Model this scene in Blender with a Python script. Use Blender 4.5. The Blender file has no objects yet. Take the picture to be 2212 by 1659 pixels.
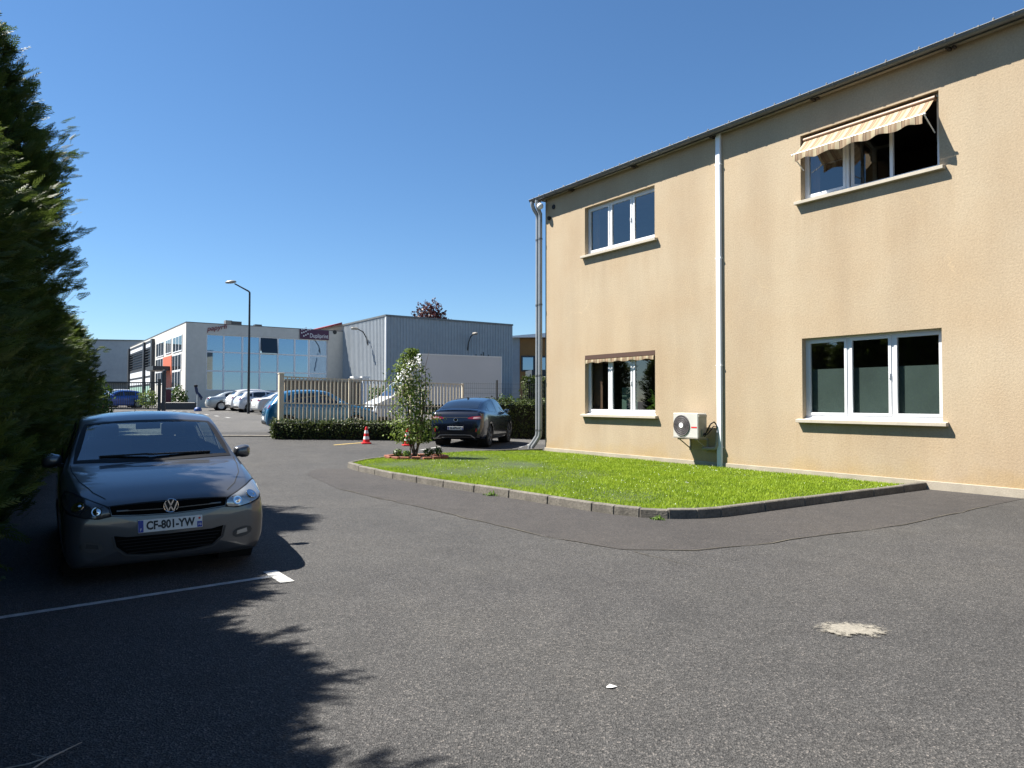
import bpy, bmesh, math, random
import numpy as np
from mathutils import Vector, Matrix
from mathutils.bvhtree import BVHTree
from mathutils.geometry import tessellate_polygon
random.seed(7); RNG = np.random.default_rng(11)
R = math.radians
SC = bpy.context.scene
COL = SC.collection

# ------------------------------------------------------------------ camera, sky, sun, exposure
CAM_H = 1.56; FPX = 1550.0          # focal length in units where the picture is 2212 wide
cam_d = bpy.data.cameras.new('camera'); cam_d.sensor_width = 36.0; cam_d.lens = 36.0 * FPX / 2212
cam_d.clip_start = 0.05; cam_d.clip_end = 3000
cam = bpy.data.objects.new('camera', cam_d); COL.objects.link(cam)
cam.location = (0, 0, CAM_H); cam.rotation_euler = (R(90 + 1.42), R(-0.1), 0)
SC.camera = cam

SUN_EL = R(55.0); SUN_AZ = (-0.983, 0.184)     # horizontal direction towards the sun
world = bpy.data.worlds.new('World'); SC.world = world; world.use_nodes = True
wn = world.node_tree; wn.nodes.clear()
sky = wn.nodes.new('ShaderNodeTexSky'); sky.sky_type = 'NISHITA'; sky.sun_disc = False
sky.sun_elevation = SUN_EL; sky.sun_rotation = math.atan2(SUN_AZ[0], SUN_AZ[1])
sky.altitude = 0; sky.air_density = 1.0; sky.dust_density = 0.0; sky.ozone_density = 8.0
bg = wn.nodes.new('ShaderNodeBackground'); bg.inputs['Strength'].default_value = 0.05
wo = wn.nodes.new('ShaderNodeOutputWorld')
hsv = wn.nodes.new('ShaderNodeHueSaturation'); hsv.inputs['Saturation'].default_value = 1.05; hsv.inputs['Hue'].default_value = 0.497
wn.links.new(sky.outputs['Color'], hsv.inputs['Color']); wn.links.new(hsv.outputs['Color'], bg.inputs['Color']); wn.links.new(bg.outputs['Background'], wo.inputs['Surface'])

sun_d = bpy.data.lights.new('sun', 'SUN'); sun_d.energy = 5.0; sun_d.angle = R(0.53); sun_d.color = (1.0, 0.95, 0.87)
sun = bpy.data.objects.new('sun', sun_d); COL.objects.link(sun)
sdir = Vector((SUN_AZ[0] * math.cos(SUN_EL), SUN_AZ[1] * math.cos(SUN_EL), math.sin(SUN_EL)))
sun.rotation_euler = sdir.to_track_quat('Z', 'Y').to_euler(); sun.location = (-20, 5, 30)
SC.view_settings.view_transform = 'Standard'; SC.view_settings.look = 'None'
SC.view_settings.gamma = 1.0; SC.view_settings.use_curve_mapping = False; SC.view_settings.exposure = 1.53
SC.cycles.use_denoising = True; SC.cycles.max_bounces = 7; SC.cycles.transparent_max_bounces = 12
SC.cycles.caustics_reflective = False; SC.cycles.caustics_refractive = False; SC.cycles.sample_clamp_indirect = 6.0

# ------------------------------------------------------------------ helpers
def tag(o, label=None, cat=None, group=None, kind=None):
    if label: o['label'] = label
    if cat: o['category'] = cat
    if group: o['group'] = group
    if kind: o['kind'] = kind
    return o

def empty(name, loc=(0, 0, 0), rz=0.0, label=None, cat=None, group=None):
    o = bpy.data.objects.new(name, None); o.empty_display_size = 0.2
    COL.objects.link(o); o.location = loc; o.rotation_euler = (0, 0, rz)
    return tag(o, label, cat, group)

def smoothmesh(me, ang=35):
    me.shade_smooth(); me.set_sharp_from_angle(angle=R(ang))

class MB:
    """collects boxes, tubes, sheets; build() links them as one mesh object"""
    def __init__(s): s.v = []; s.f = []; s.m = Matrix.Identity(4)
    def add(s, vs, fs):
        n = len(s.v); s.v += [s.m @ Vector(p) for p in vs]; s.f += [tuple(i + n for i in f) for f in fs]; return s
    def box(s, a, b):
        x0, y0, z0 = a; x1, y1, z1 = b
        return s.add([(x0,y0,z0),(x1,y0,z0),(x1,y1,z0),(x0,y1,z0),(x0,y0,z1),(x1,y0,z1),(x1,y1,z1),(x0,y1,z1)],
                     [(0,3,2,1),(4,5,6,7),(0,1,5,4),(1,2,6,5),(2,3,7,6),(3,0,4,7)])
    def bar(s, p, q, w, h, up=(0, 0, 1)):
        p, q = Vector(p), Vector(q); d = (q - p).normalized(); u = Vector(up)
        a = d.cross(u)
        if a.length < 1e-4: a = d.cross(Vector((1, 0, 0)))
        a.normalize(); b = a.cross(d).normalized()
        a *= w / 2; b *= h / 2
        vs = [p-a-b, p+a-b, p+a+b, p-a+b, q-a-b, q+a-b, q+a+b, q-a+b]
        return s.add(vs, [(0,1,2,3),(7,6,5,4),(0,4,5,1),(1,5,6,2),(2,6,7,3),(3,7,4,0)])
    def tube(s, pts, r, n=10, cap=True):
        pts = [Vector(p) for p in pts]; rs = r if isinstance(r, (list, tuple)) else [r] * len(pts)
        vs = []; fs = []; pa = None
        for i, p in enumerate(pts):
            d = (pts[min(i+1, len(pts)-1)] - pts[max(i-1, 0)]).normalized()
            if pa is None:
                pa = d.cross(Vector((0, 0, 1)))
                if pa.length < 1e-3: pa = d.cross(Vector((1, 0, 0)))
            pa = (pa - d * pa.dot(d)).normalized(); b = d.cross(pa)
            for k in range(n):
                t = 2 * math.pi * k / n; vs.append(p + (pa * math.cos(t) + b * math.sin(t)) * rs[i])
        for i in range(len(pts) - 1):
            for k in range(n):
                k2 = (k + 1) % n; fs.append((i*n+k, i*n+k2, (i+1)*n+k2, (i+1)*n+k))
        if cap: fs.append(tuple(range(n-1, -1, -1))); fs.append(tuple((len(pts)-1)*n + k for k in range(n)))
        return s.add(vs, fs)
    def lathe(s, prof, n=24, axis='z', c=(0, 0, 0)):
        vs = []; fs = []; m = len(prof)
        for k in range(n):
            t = 2 * math.pi * k / n; ca, sa = math.cos(t), math.sin(t)
            for r, h in prof:
                p = (r*ca, r*sa, h) if axis == 'z' else ((h, r*ca, r*sa) if axis == 'x' else (r*ca, h, r*sa))
                vs.append((p[0]+c[0], p[1]+c[1], p[2]+c[2]))
        for k in range(n):
            k2 = (k+1) % n
            for j in range(m-1): fs.append((k*m+j, k2*m+j, k2*m+j+1, k*m+j+1))
        return s.add(vs, fs)
    def sheet(s, loop): return s.add(loop, [tuple(range(len(loop)))])
    def prism(s, loop, d):
        n = len(loop); d = Vector(d); vs = [Vector(p) for p in loop] + [Vector(p) + d for p in loop]
        fs = [tuple(range(n-1, -1, -1)), tuple(range(n, 2*n))] + [(i, (i+1) % n, (i+1) % n + n, i+n) for i in range(n)]
        return s.add(vs, fs)
    def build(s, name, mat, parent=None, smooth=None, bevel=0, loc=None):
        me = bpy.data.meshes.new(name); me.from_pydata([tuple(v) for v in s.v], [], s.f); me.update()
        bm = bmesh.new(); bm.from_mesh(me); bmesh.ops.recalc_face_normals(bm, faces=bm.faces)
        if bevel: bmesh.ops.bevel(bm, geom=list(bm.edges), offset=bevel, segments=1, affect='EDGES', clamp_overlap=True)
        bm.to_mesh(me); bm.free()
        if smooth: smoothmesh(me, smooth)
        return link(name, me, mat, parent, loc)

def link(name, me, mat, parent=None, loc=None):
    o = bpy.data.objects.new(name, me); COL.objects.link(o)
    if mat is not None and not me.materials: me.materials.append(mat)
    o.parent = parent
    if loc is not None: o.location = loc
    return o

def np_mesh(name, V, F):
    V = np.asarray(V, np.float32); F = np.asarray(F, np.int32); k = F.shape[1]
    me = bpy.data.meshes.new(name)
    me.vertices.add(len(V)); me.vertices.foreach_set('co', V.ravel())
    me.loops.add(F.size); me.loops.foreach_set('vertex_index', F.ravel())
    me.polygons.add(len(F)); me.polygons.foreach_set('loop_start', np.arange(0, F.size, k, dtype=np.int32))
    me.update(calc_edges=True); me.validate(); return me

def copy_tree(o, parent=None):
    c = o.copy(); COL.objects.link(c); c.parent = parent
    for ch in o.children: copy_tree(ch, c)
    return c

def text_mesh(name, s, size, mat, parent, M, align='CENTER', shear=0.0, bold=0.0, sx=1.0, extr=0.001):
    cu = bpy.data.curves.new('text', 'FONT'); cu.body = s; cu.size = size; cu.align_x = align; cu.align_y = 'CENTER'
    cu.extrude = extr; cu.shear = shear; cu.offset = bold; cu.resolution_u = 3
    t = bpy.data.objects.new('text', cu); COL.objects.link(t)
    bpy.context.view_layer.update()
    me = bpy.data.meshes.new_from_object(t.evaluated_get(bpy.context.evaluated_depsgraph_get()))
    bpy.data.objects.remove(t); me.transform(M @ Matrix.Diagonal((sx, 1, 1, 1))); me.name = name
    return link(name, me, mat, parent)

# ------------------------------------------------------------------ materials
def ramp(nt, src, stops):
    r = nt.nodes.new('ShaderNodeValToRGB'); el = r.color_ramp.elements
    while len(el) < len(stops): el.new(0.5)
    for e, (p, c) in zip(el, stops): e.position = p; e.color = (*c, 1)
    nt.links.new(src, r.inputs['Fac']); return r

def mat(name, col, rough=0.6, metal=0.0, vary=None, bump=None, spec=0.5, coat=0.0, transl=0.0, alpha=None):
    """vary=(scale, amount[, detail]) brightens/darkens the colour by noise; bump=(scale, strength, distance)"""
    m = bpy.data.materials.new(name); m.use_nodes = True; nt = m.node_tree; b = nt.nodes['Principled BSDF']
    b.inputs['Base Color'].default_value = (*col, 1); b.inputs['Roughness'].default_value = rough
    b.inputs['Metallic'].default_value = metal; b.inputs['Specular IOR Level'].default_value = spec
    b.inputs['Coat Weight'].default_value = coat; b.inputs['Coat Roughness'].default_value = 0.04
    if vary or bump: tc = nt.nodes.new('ShaderNodeTexCoord')
    if vary:
        prev = None
        vs = vary if isinstance(vary[0], (tuple, list)) else [vary]
        colsock = None
        for v in vs:
            n = nt.nodes.new('ShaderNodeTexNoise'); n.inputs['Scale'].default_value = v[0]
            n.inputs['Detail'].default_value = v[2] if len(v) > 2 else 4
            nt.links.new(tc.outputs['Object'], n.inputs['Vector'])
            lo, hi = 1 - v[1], 1 + v[1]
            r = ramp(nt, n.outputs['Fac'], [(0.3, (lo, lo, lo)), (0.7, (hi, hi, hi))])
            mx = nt.nodes.new('ShaderNodeMix'); mx.data_type = 'RGBA'; mx.blend_type = 'MULTIPLY'; mx.inputs['Factor'].default_value = 1
            if colsock is None: mx.inputs['A'].default_value = (*col, 1)
            else: nt.links.new(colsock, mx.inputs['A'])
            nt.links.new(r.outputs['Color'], mx.inputs['B']); colsock = mx.outputs['Result']
        nt.links.new(colsock, b.inputs['Base Color'])
    if bump:
        n = nt.nodes.new('ShaderNodeTexNoise'); n.inputs['Scale'].default_value = bump[0]; n.inputs['Detail'].default_value = 5
        nt.links.new(tc.outputs['Object'], n.inputs['Vector'])
        bp = nt.nodes.new('ShaderNodeBump'); bp.inputs['Strength'].default_value = bump[1]; bp.inputs['Distance'].default_value = bump[2]
        nt.links.new(n.outputs['Fac'], bp.inputs['Height']); nt.links.new(bp.outputs['Normal'], b.inputs['Normal'])
    if transl:
        t = nt.nodes.new('ShaderNodeBsdfTranslucent'); ms = nt.nodes.new('ShaderNodeMixShader'); ms.inputs['Fac'].default_value = transl
        src = b.inputs['Base Color'].links[0].from_socket if b.inputs['Base Color'].links else None
        if src: nt.links.new(src, t.inputs['Color'])
        else: t.inputs['Color'].default_value = (*col, 1)
        out = nt.nodes['Material Output']
        nt.links.new(b.outputs[0], ms.inputs[1]); nt.links.new(t.outputs[0], ms.inputs[2]); nt.links.new(ms.outputs[0], out.inputs['Surface'])
    return m

def leafmat(name, c1, c2, scale=1.3, rough=0.55, transl=0.3, dry=None):
    m = bpy.data.materials.new(name); m.use_nodes = True; nt = m.node_tree; b = nt.nodes['Principled BSDF']
    tc = nt.nodes.new('ShaderNodeTexCoord'); n = nt.nodes.new('ShaderNodeTexNoise'); n.inputs['Scale'].default_value = scale
    n.inputs['Detail'].default_value = 8; n.inputs['Roughness'].default_value = 0.75
    nt.links.new(tc.outputs['Object'], n.inputs['Vector'])
    r = ramp(nt, n.outputs['Fac'], [(0.32, c1), (0.68, c2)] if dry is None else [(0.28, dry), (0.37, c1), (0.68, c2)])
    nt.links.new(r.outputs['Color'], b.inputs['Base Color']); b.inputs['Roughness'].default_value = rough
    b.inputs['Specular IOR Level'].default_value = 0.3
    t = nt.nodes.new('ShaderNodeBsdfTranslucent'); nt.links.new(r.outputs['Color'], t.inputs['Color'])
    ms = nt.nodes.new('ShaderNodeMixShader'); ms.inputs['Fac'].default_value = transl
    nt.links.new(b.outputs[0], ms.inputs[1]); nt.links.new(t.outputs[0], ms.inputs[2])
    nt.links.new(ms.outputs[0], nt.nodes['Material Output'].inputs['Surface']); return m

def glassmat(name, tint=(0.8, 0.86, 0.84), ior=1.5, boost=0.0, rough=0.0):
    """thin pane: tinted see-through with a fresnel mirror"""
    m = bpy.data.materials.new(name); m.use_nodes = True; nt = m.node_tree; nt.nodes.remove(nt.nodes['Principled BSDF'])
    tr = nt.nodes.new('ShaderNodeBsdfTransparent'); tr.inputs['Color'].default_value = (*tint, 1)
    gl = nt.nodes.new('ShaderNodeBsdfGlossy'); gl.inputs['Roughness'].default_value = rough; gl.inputs['Color'].default_value = (1, 1, 1, 1)
    fr = nt.nodes.new('ShaderNodeLayerWeight'); fr.inputs['Blend'].default_value = .5      # 1 - cos, the same from both sides
    pw = nt.nodes.new('ShaderNodeMath'); pw.operation = 'POWER'; pw.inputs[1].default_value = 4.2; nt.links.new(fr.outputs['Facing'], pw.inputs[0])
    ad = nt.nodes.new('ShaderNodeMath'); ad.operation = 'MULTIPLY_ADD'; ad.inputs[1].default_value = .92; ad.inputs[2].default_value = .05 + boost; ad.use_clamp = True
    nt.links.new(pw.outputs[0], ad.inputs[0])
    ms = nt.nodes.new('ShaderNodeMixShader'); nt.links.new(ad.outputs[0], ms.inputs[0])
    nt.links.new(tr.outputs[0], ms.inputs[1]); nt.links.new(gl.outputs[0], ms.inputs[2])
    nt.links.new(ms.outputs[0], nt.nodes['Material Output'].inputs['Surface']); return m

def asphalt(name, base, warm=(1, 1, 1), grain=1.0):
    m = bpy.data.materials.new(name); m.use_nodes = True; nt = m.node_tree; b = nt.nodes['Principled BSDF']
    tc = nt.nodes.new('ShaderNodeTexCoord')
    def noise(sc, det=2, rough=0.5):
        n = nt.nodes.new('ShaderNodeTexNoise'); n.inputs['Scale'].default_value = sc; n.inputs['Detail'].default_value = det
        n.inputs['Roughness'].default_value = rough; nt.links.new(tc.outputs['Object'], n.inputs['Vector']); return n
    def mul(a, bsock):
        mx = nt.nodes.new('ShaderNodeMix'); mx.data_type = 'RGBA'; mx.blend_type = 'MULTIPLY'; mx.inputs['Factor'].default_value = 1
        nt.links.new(a, mx.inputs['A']); nt.links.new(bsock, mx.inputs['B']); return mx.outputs['Result']
    vo = nt.nodes.new('ShaderNodeTexVoronoi'); vo.inputs['Scale'].default_value = 105; nt.links.new(tc.outputs['Object'], vo.inputs['Vector'])
    hs = nt.nodes.new('ShaderNodeSeparateColor'); nt.links.new(vo.outputs['Color'], hs.inputs[0])
    lo, hi = base * (1 - 0.5 * grain), base * (1 + 0.45 * grain)
    r1 = ramp(nt, hs.outputs[0], [(0.0, (lo, lo, lo)), (0.55, (base, base*0.99, base*0.97)), (0.9, (hi, hi*0.98, hi*0.95)), (1.0, (hi*1.75, hi*1.62, hi*1.5))])
    n0 = noise(210, 2); r0 = ramp(nt, n0.outputs['Fac'], [(0.3, (0.7,)*3), (0.7, (1.28,)*3)])
    n2 = noise(0.35, 7, 0.62); r2 = ramp(nt, n2.outputs['Fac'], [(0.3, (0.78, 0.79, 0.81)), (0.5, (1, 1, 1)), (0.72, (1.16, 1.14, 1.1))])
    n3 = noise(2.7, 5, 0.65); r3 = ramp(nt, n3.outputs['Fac'], [(0.35, (0.9,)*3), (0.7, (1.1,)*3)])
    n4 = noise(0.9, 3, .5); r4 = ramp(nt, n4.outputs['Fac'], [(.60, (1, 1, 1)), (.72, (.84, .84, .85))])
    c = mul(mul(mul(mul(r1.outputs[0], r0.outputs[0]), r2.outputs[0]), r3.outputs[0]), r4.outputs[0])
    wr = nt.nodes.new('ShaderNodeRGB'); wr.outputs[0].default_value = (*warm, 1); c = mul(c, wr.outputs[0])
    nt.links.new(c, b.inputs['Base Color']); b.inputs['Roughness'].default_value = 0.85; b.inputs['Specular IOR Level'].default_value = 0.35
    bp = nt.nodes.new('ShaderNodeBump'); bp.inputs['Strength'].default_value = 0.8; bp.inputs['Distance'].default_value = 0.009
    nt.links.new(vo.outputs['Distance'], bp.inputs['Height']); nt.links.new(bp.outputs['Normal'], b.inputs['Normal'])
    return m

def render_wall(name, col, dirt=True):
    """roughcast render with a coarse grain, faint streaks and warmer damp foot"""
    m = bpy.data.materials.new(name); m.use_nodes = True; nt = m.node_tree; b = nt.nodes['Principled BSDF']
    tc = nt.nodes.new('ShaderNodeTexCoord')
    def noise(sc, det=3, vec=None, rough=0.55):
        n = nt.nodes.new('ShaderNodeTexNoise'); n.inputs['Scale'].default_value = sc; n.inputs['Detail'].default_value = det; n.inputs['Roughness'].default_value = rough
        nt.links.new(vec or tc.outputs['Object'], n.inputs['Vector']); return n
    def mul(a, bsock, f=1):
        mx = nt.nodes.new('ShaderNodeMix'); mx.data_type = 'RGBA'; mx.blend_type = 'MULTIPLY'; mx.inputs['Factor'].default_value = f
        nt.links.new(a, mx.inputs['A']); nt.links.new(bsock, mx.inputs['B']); return mx.outputs['Result']
    rgb = nt.nodes.new('ShaderNodeRGB'); rgb.outputs[0].default_value = (*col, 1)
    g = noise(30, 5, None, .7); rg = ramp(nt, g.outputs['Fac'], [(0.3, (0.84,)*3), (0.7, (1.13,)*3)])
    mp = nt.nodes.new('ShaderNodeMapping'); mp.inputs['Scale'].default_value = (0.9, 0.9, 0.16); nt.links.new(tc.outputs['Object'], mp.inputs['Vector'])
    st = noise(1.1, 6, mp.outputs[0], 0.6); rs = ramp(nt, st.outputs['Fac'], [(0.3, (0.9, 0.885, 0.87)), (0.65, (1.05, 1.05, 1.04))])
    bl = noise(0.55, 4); rb = ramp(nt, bl.outputs['Fac'], [(0.35, (0.97, 0.93, 0.88)), (0.65, (1.02, 1.03, 1.03))])
    c = mul(mul(mul(rgb.outputs[0], rg.outputs[0]), rs.outputs[0]), rb.outputs[0])
    # yellowed damp band above the plinth
    sp = nt.nodes.new('ShaderNodeSeparateXYZ'); nt.links.new(tc.outputs['Object'], sp.inputs[0])
    dn = noise(1.6, 4); ad = nt.nodes.new('ShaderNodeMath'); ad.operation = 'MULTIPLY_ADD'; ad.inputs[1].default_value = 1.1; nt.links.new(dn.outputs['Fac'], ad.inputs[0]); 
    nt.links.new(sp.outputs['Z'], ad.inputs[2])
    rz = ramp(nt, ad.outputs[0], [(0.45, (0.98, 0.90, 0.70)), (1.0, (1, 1, 1))])
    c = mul(c, rz.outputs[0])
    def mth(op, a, b_=None, clamp=False):
        k = nt.nodes.new('ShaderNodeMath'); k.operation = op; k.use_clamp = clamp
        for i, v in enumerate((a, b_)):
            if v is None: continue
            if isinstance(v, (int, float)): k.inputs[i].default_value = v
            else: nt.links.new(v, k.inputs[i])
        return k.outputs[0]
    # rain streaks that start at the sills and fade downwards
    inx = mth('LESS_THAN', mth('FRACT', mth('DIVIDE', mth('ADD', sp.outputs['X'], 5.2), 6.905)), .455)
    tot = None
    for zs, ln_ in ((5.70, 1.5), (1.13, .8)):
        f_ = mth('MULTIPLY', mth('SUBTRACT', 1.0, mth('DIVIDE', mth('SUBTRACT', zs, sp.outputs['Z']), ln_), True), mth('LESS_THAN', sp.outputs['Z'], zs))
        tot = f_ if tot is None else mth('ADD', tot, f_)
    mp2 = nt.nodes.new('ShaderNodeMapping'); mp2.inputs['Scale'].default_value = (5.5, 5.5, .35); nt.links.new(tc.outputs['Object'], mp2.inputs['Vector'])
    s2 = noise(1.0, 5, mp2.outputs[0], .6); sr = ramp(nt, s2.outputs['Fac'], [(.42, (0, 0, 0)), (.68, (1, 1, 1))])
    fac = mth('MULTIPLY', mth('MULTIPLY', tot, inx), mth('MULTIPLY', sr.outputs[0], .22), True)
    mxs = nt.nodes.new('ShaderNodeMix'); mxs.data_type = 'RGBA'; mxs.blend_type = 'MULTIPLY'; nt.links.new(fac, mxs.inputs['Factor']); nt.links.new(c, mxs.inputs['A']); mxs.inputs['B'].default_value = (.62, .55, .47, 1); c = mxs.outputs['Result']
    # pale hairline scratches and filled cracks
    vo = nt.nodes.new('ShaderNodeTexVoronoi'); vo.feature = 'DISTANCE_TO_EDGE'; vo.inputs['Scale'].default_value = .42
    wv = noise(2.2, 4); ov_ = nt.nodes.new('ShaderNodeVectorMath'); ov_.operation = 'MULTIPLY_ADD'; nt.links.new(wv.outputs['Color'], ov_.inputs[0]); ov_.inputs[1].default_value = (.5, .5, .5); nt.links.new(tc.outputs['Object'], ov_.inputs[2]); nt.links.new(ov_.outputs[0], vo.inputs['Vector'])
    ck = ramp(nt, vo.outputs['Distance'], [(0, (1, 1, 1)), (.006, (0, 0, 0))]); gate = ramp(nt, noise(.6, 2).outputs['Fac'], [(.52, (0, 0, 0)), (.62, (1, 1, 1))])
    mxc = nt.nodes.new('ShaderNodeMix'); mxc.data_type = 'RGBA'; mxc.blend_type = 'MULTIPLY'; nt.links.new(mth('MULTIPLY', mth('MULTIPLY', ck.outputs[0], gate.outputs[0]), .5), mxc.inputs['Factor']); nt.links.new(c, mxc.inputs['A']); mxc.inputs['B'].default_value = (1.25, 1.22, 1.15, 1); c = mxc.outputs['Result']
    nt.links.new(c, b.inputs['Base Color']); b.inputs['Roughness'].default_value = 0.92; b.inputs['Specular IOR Level'].default_value = 0.2
    bp = nt.nodes.new('ShaderNodeBump'); bp.inputs['Strength'].default_value = 0.6; bp.inputs['Distance'].default_value = 0.007
    nt.links.new(g.outputs['Fac'], bp.inputs['Height']); nt.links.new(bp.outputs['Normal'], b.inputs['Normal'])
    return m

M = {}
M['asphalt'] = asphalt('asphalt', 0.0495, (1, .99, .985), 1.1)
M['asphalt_patch'] = asphalt('asphalt_patch', 0.041, (1.05, 0.985, 0.97), 0.8)
M['road'] = asphalt('road_asphalt', 0.075, (1.02, 1, 0.97), 0.35)
M['wall'] = render_wall('roughcast_render', (0.398, 0.320, 0.225))
M['plinth'] = mat('plinth_render', (0.34, 0.30, 0.235), 0.9, vary=[(3, 0.12), (40, 0.08)], bump=(60, 0.4, 0.006))
M['sill'] = mat('cast_sill', (0.42, 0.375, 0.30), 0.8, vary=[(5, 0.08), (40, 0.06)], bump=(80, 0.2, 0.003))
M['kerb'] = mat('kerb_concrete', (0.115, 0.105, 0.088), 0.9, vary=[(4, 0.25), (30, 0.3, 6)], bump=(45, 0.7, 0.01))
M['zinc'] = mat('zinc', (0.15, 0.155, 0.155), 0.5, 0.4, vary=(3, 0.15))
M['zinc_pipe'] = mat('zinc_pipe', (0.30, 0.315, 0.325), 0.42, 0.3, vary=(2, 0.1))
M['roof'] = mat('roof_sheet', (0.11, 0.11, 0.115), 0.6, 0.0, vary=(2, 0.2))
M['pvc'] = mat('white_pvc', (0.66, 0.67, 0.68), 0.35, vary=(1.5, 0.03))
M['pipe_white'] = mat('white_pipe', (0.72, 0.76, 0.80), 0.4, vary=(0.8, 0.05))
M['glass'] = glassmat('window_glass', (0.72, 0.78, 0.76), 1.5, 0.09)
M['room'] = mat('room_plaster', (0.22, 0.19, 0.16), 0.9, vary=(1, 0.2))
M['room_shaded'] = mat('room_shaded', (0.06, 0.05, 0.045), 0.9)  # room plaster darkened, painting in the shade behind the open window
M['curtain'] = mat('brown_curtain', (0.16, 0.085, 0.055), 0.9)
M['film'] = mat('frosted_film', (0.075, 0.10, 0.092), 0.7, vary=(1.2, 0.2))
M['brown_metal'] = mat('brown_awning_roller', (0.20, 0.11, 0.055), 0.5)
M['white_metal'] = mat('white_metal', (0.75, 0.75, 0.73), 0.4)
M['dark_metal'] = mat('dark_metal', (0.025, 0.028, 0.03), 0.5, 0.2)
M['black'] = mat('black_plastic', (0.008, 0.008, 0.009), 0.5, spec=0.25)
M['rubber'] = mat('tyre_rubber', (0.014, 0.014, 0.015), 0.85, bump=(60, 0.2, 0.004))
M['under'] = mat('underbody', (0.008, 0.008, 0.008), 0.9)
M['rim'] = mat('alloy_rim', (0.42, 0.43, 0.44), 0.3, 0.8)
M['rim_dark'] = mat('dark_rim', (0.10, 0.10, 0.11), 0.35, 0.7)
M['chrome'] = mat('chrome', (0.75, 0.76, 0.78), 0.12, 1.0)
M['lamp_glass'] = mat('lamp_lens', (0.42, 0.43, 0.42), 0.12, 0.55, coat=1.0)
M['lamp_shaded'] = mat('lamp_bowl', (0.05, 0.05, 0.052), 0.2, 0.4, coat=1.0)  # darkened copy of the lens, shade painted in for the hedge-side lamps
M['tail'] = mat('tail_lamp', (0.16, 0.006, 0.008), 0.15, coat=1.0)
M['reflector'] = mat('red_reflector', (0.45, 0.01, 0.015), 0.25, coat=1.0)
M['car_glass'] = mat('dark_car_glass', (0.008, 0.010, 0.012), 0.03, spec=0.6, coat=1.0)
M['screen_glass'] = glassmat('windscreen_glass', (0.66, 0.75, 0.72), 1.5, 0.13)
M['interior'] = mat('car_interior', (0.018, 0.018, 0.02), 0.8)
M['plate'] = mat('plate_white', (0.72, 0.72, 0.70), 0.35)
M['plate_blue'] = mat('plate_blue', (0.01, 0.03, 0.30), 0.35)
M['ink'] = mat('plate_ink', (0.008, 0.008, 0.01), 0.4)
M['paint_line'] = mat('line_paint', (0.36, 0.36, 0.345), 0.7, vary=[(14, 0.25, 6), (90, 0.2)])
M['paint_yellow'] = mat('yellow_line_paint', (0.48, 0.34, 0.10), 0.7, vary=[(14, 0.3, 6)])
M['red'] = mat('cone_red', (0.62, 0.02, 0.025), 0.5)
M['white'] = mat('white_band', (0.78, 0.78, 0.77), 0.45)
M['brick'] = mat('brick', (0.24, 0.085, 0.05), 0.85, vary=[(9, 0.3), (60, 0.2)], bump=(70, 0.5, 0.004))
M['soil'] = mat('soil', (0.06, 0.04, 0.028), 0.95, vary=(20, 0.4), bump=(25, 1, 0.03))
M['bark'] = mat('bark', (0.11, 0.075, 0.05), 0.9, vary=(8, 0.3), bump=(30, 0.8, 0.01))
M['beige_metal'] = mat('beige_fence_paint', (0.62, 0.55, 0.42), 0.5, vary=(3, 0.1))

def paint(name, col, metal=0.35, rough=0.32):
    return mat(name, col, rough, metal, coat=1.0, spec=0.5)

# ------------------------------------------------------------------ frame of the estate
A35 = R(35)
U = Vector((-math.sin(A35), math.cos(A35), 0))      # along the long wall, away
VV = Vector((math.cos(A35), math.sin(A35), 0))      # across, away to the right
def at(x, y, Y):                                    # picture point (2212 wide) at distance Y
    return Vector(((x - 1106) / FPX * Y, Y, CAM_H + (868 - y) * Y / FPX))
PY = [-60, 16.5, 23, 24.5, 26, 35, 47, 60, 90, 200, 900]
PZ = [0, 0, .30, .36, .42, .58, .82, 1.0, 1.25, 1.8, 3.5]
def zg(x, y):
    w = min(1.0, max(0.0, (1.2 - x) / 9.2)) if y < 40 else 1.0
    if 40 <= y < 60:
        w0 = min(1.0, max(0.0, (1.2 - x) / 9.2)); w = w0 + (1 - w0) * (y - 40) / 20
    return float(np.interp(y, PY, PZ)) * w

def ground_sheet(name, mt, xs, ys, dz, kind='structure', inside=None):
    V = []; F = []; nx = len(xs)
    for y in ys:
        for x in xs: V.append((x, y, zg(x, y) + dz))
    for j in range(len(ys) - 1):
        for i in range(nx - 1): F.append((j*nx+i, j*nx+i+1, (j+1)*nx+i+1, (j+1)*nx+i))
    o = link(name, np_mesh(name, V, F), mt); smoothmesh(o.data, 60)
    return tag(o, kind=kind)
gx = sorted(set([-900, -300, -120] + list(range(-80, 41, 4)) + [-9, -8.5, -7, -6, -5, -3, -2, -1, 0, 1.2, 2, 3] + [60, 120, 300, 900]))
gy = sorted(set([-60, -20, -5, 0, 5, 10, 14] + [16.5 + 0.5 * k for k in range(22)] + list(range(28, 64, 2)) + [66, 70, 80, 90, 120, 200, 400, 900]))
ground_sheet('ground', M['asphalt'], gx, gy, 0.0)
o = ground_sheet('road', M['road'], [x for x in gx if -80 <= x <= 40], [y for y in gy if 26 <= y <= 90], 0.006)

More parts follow.
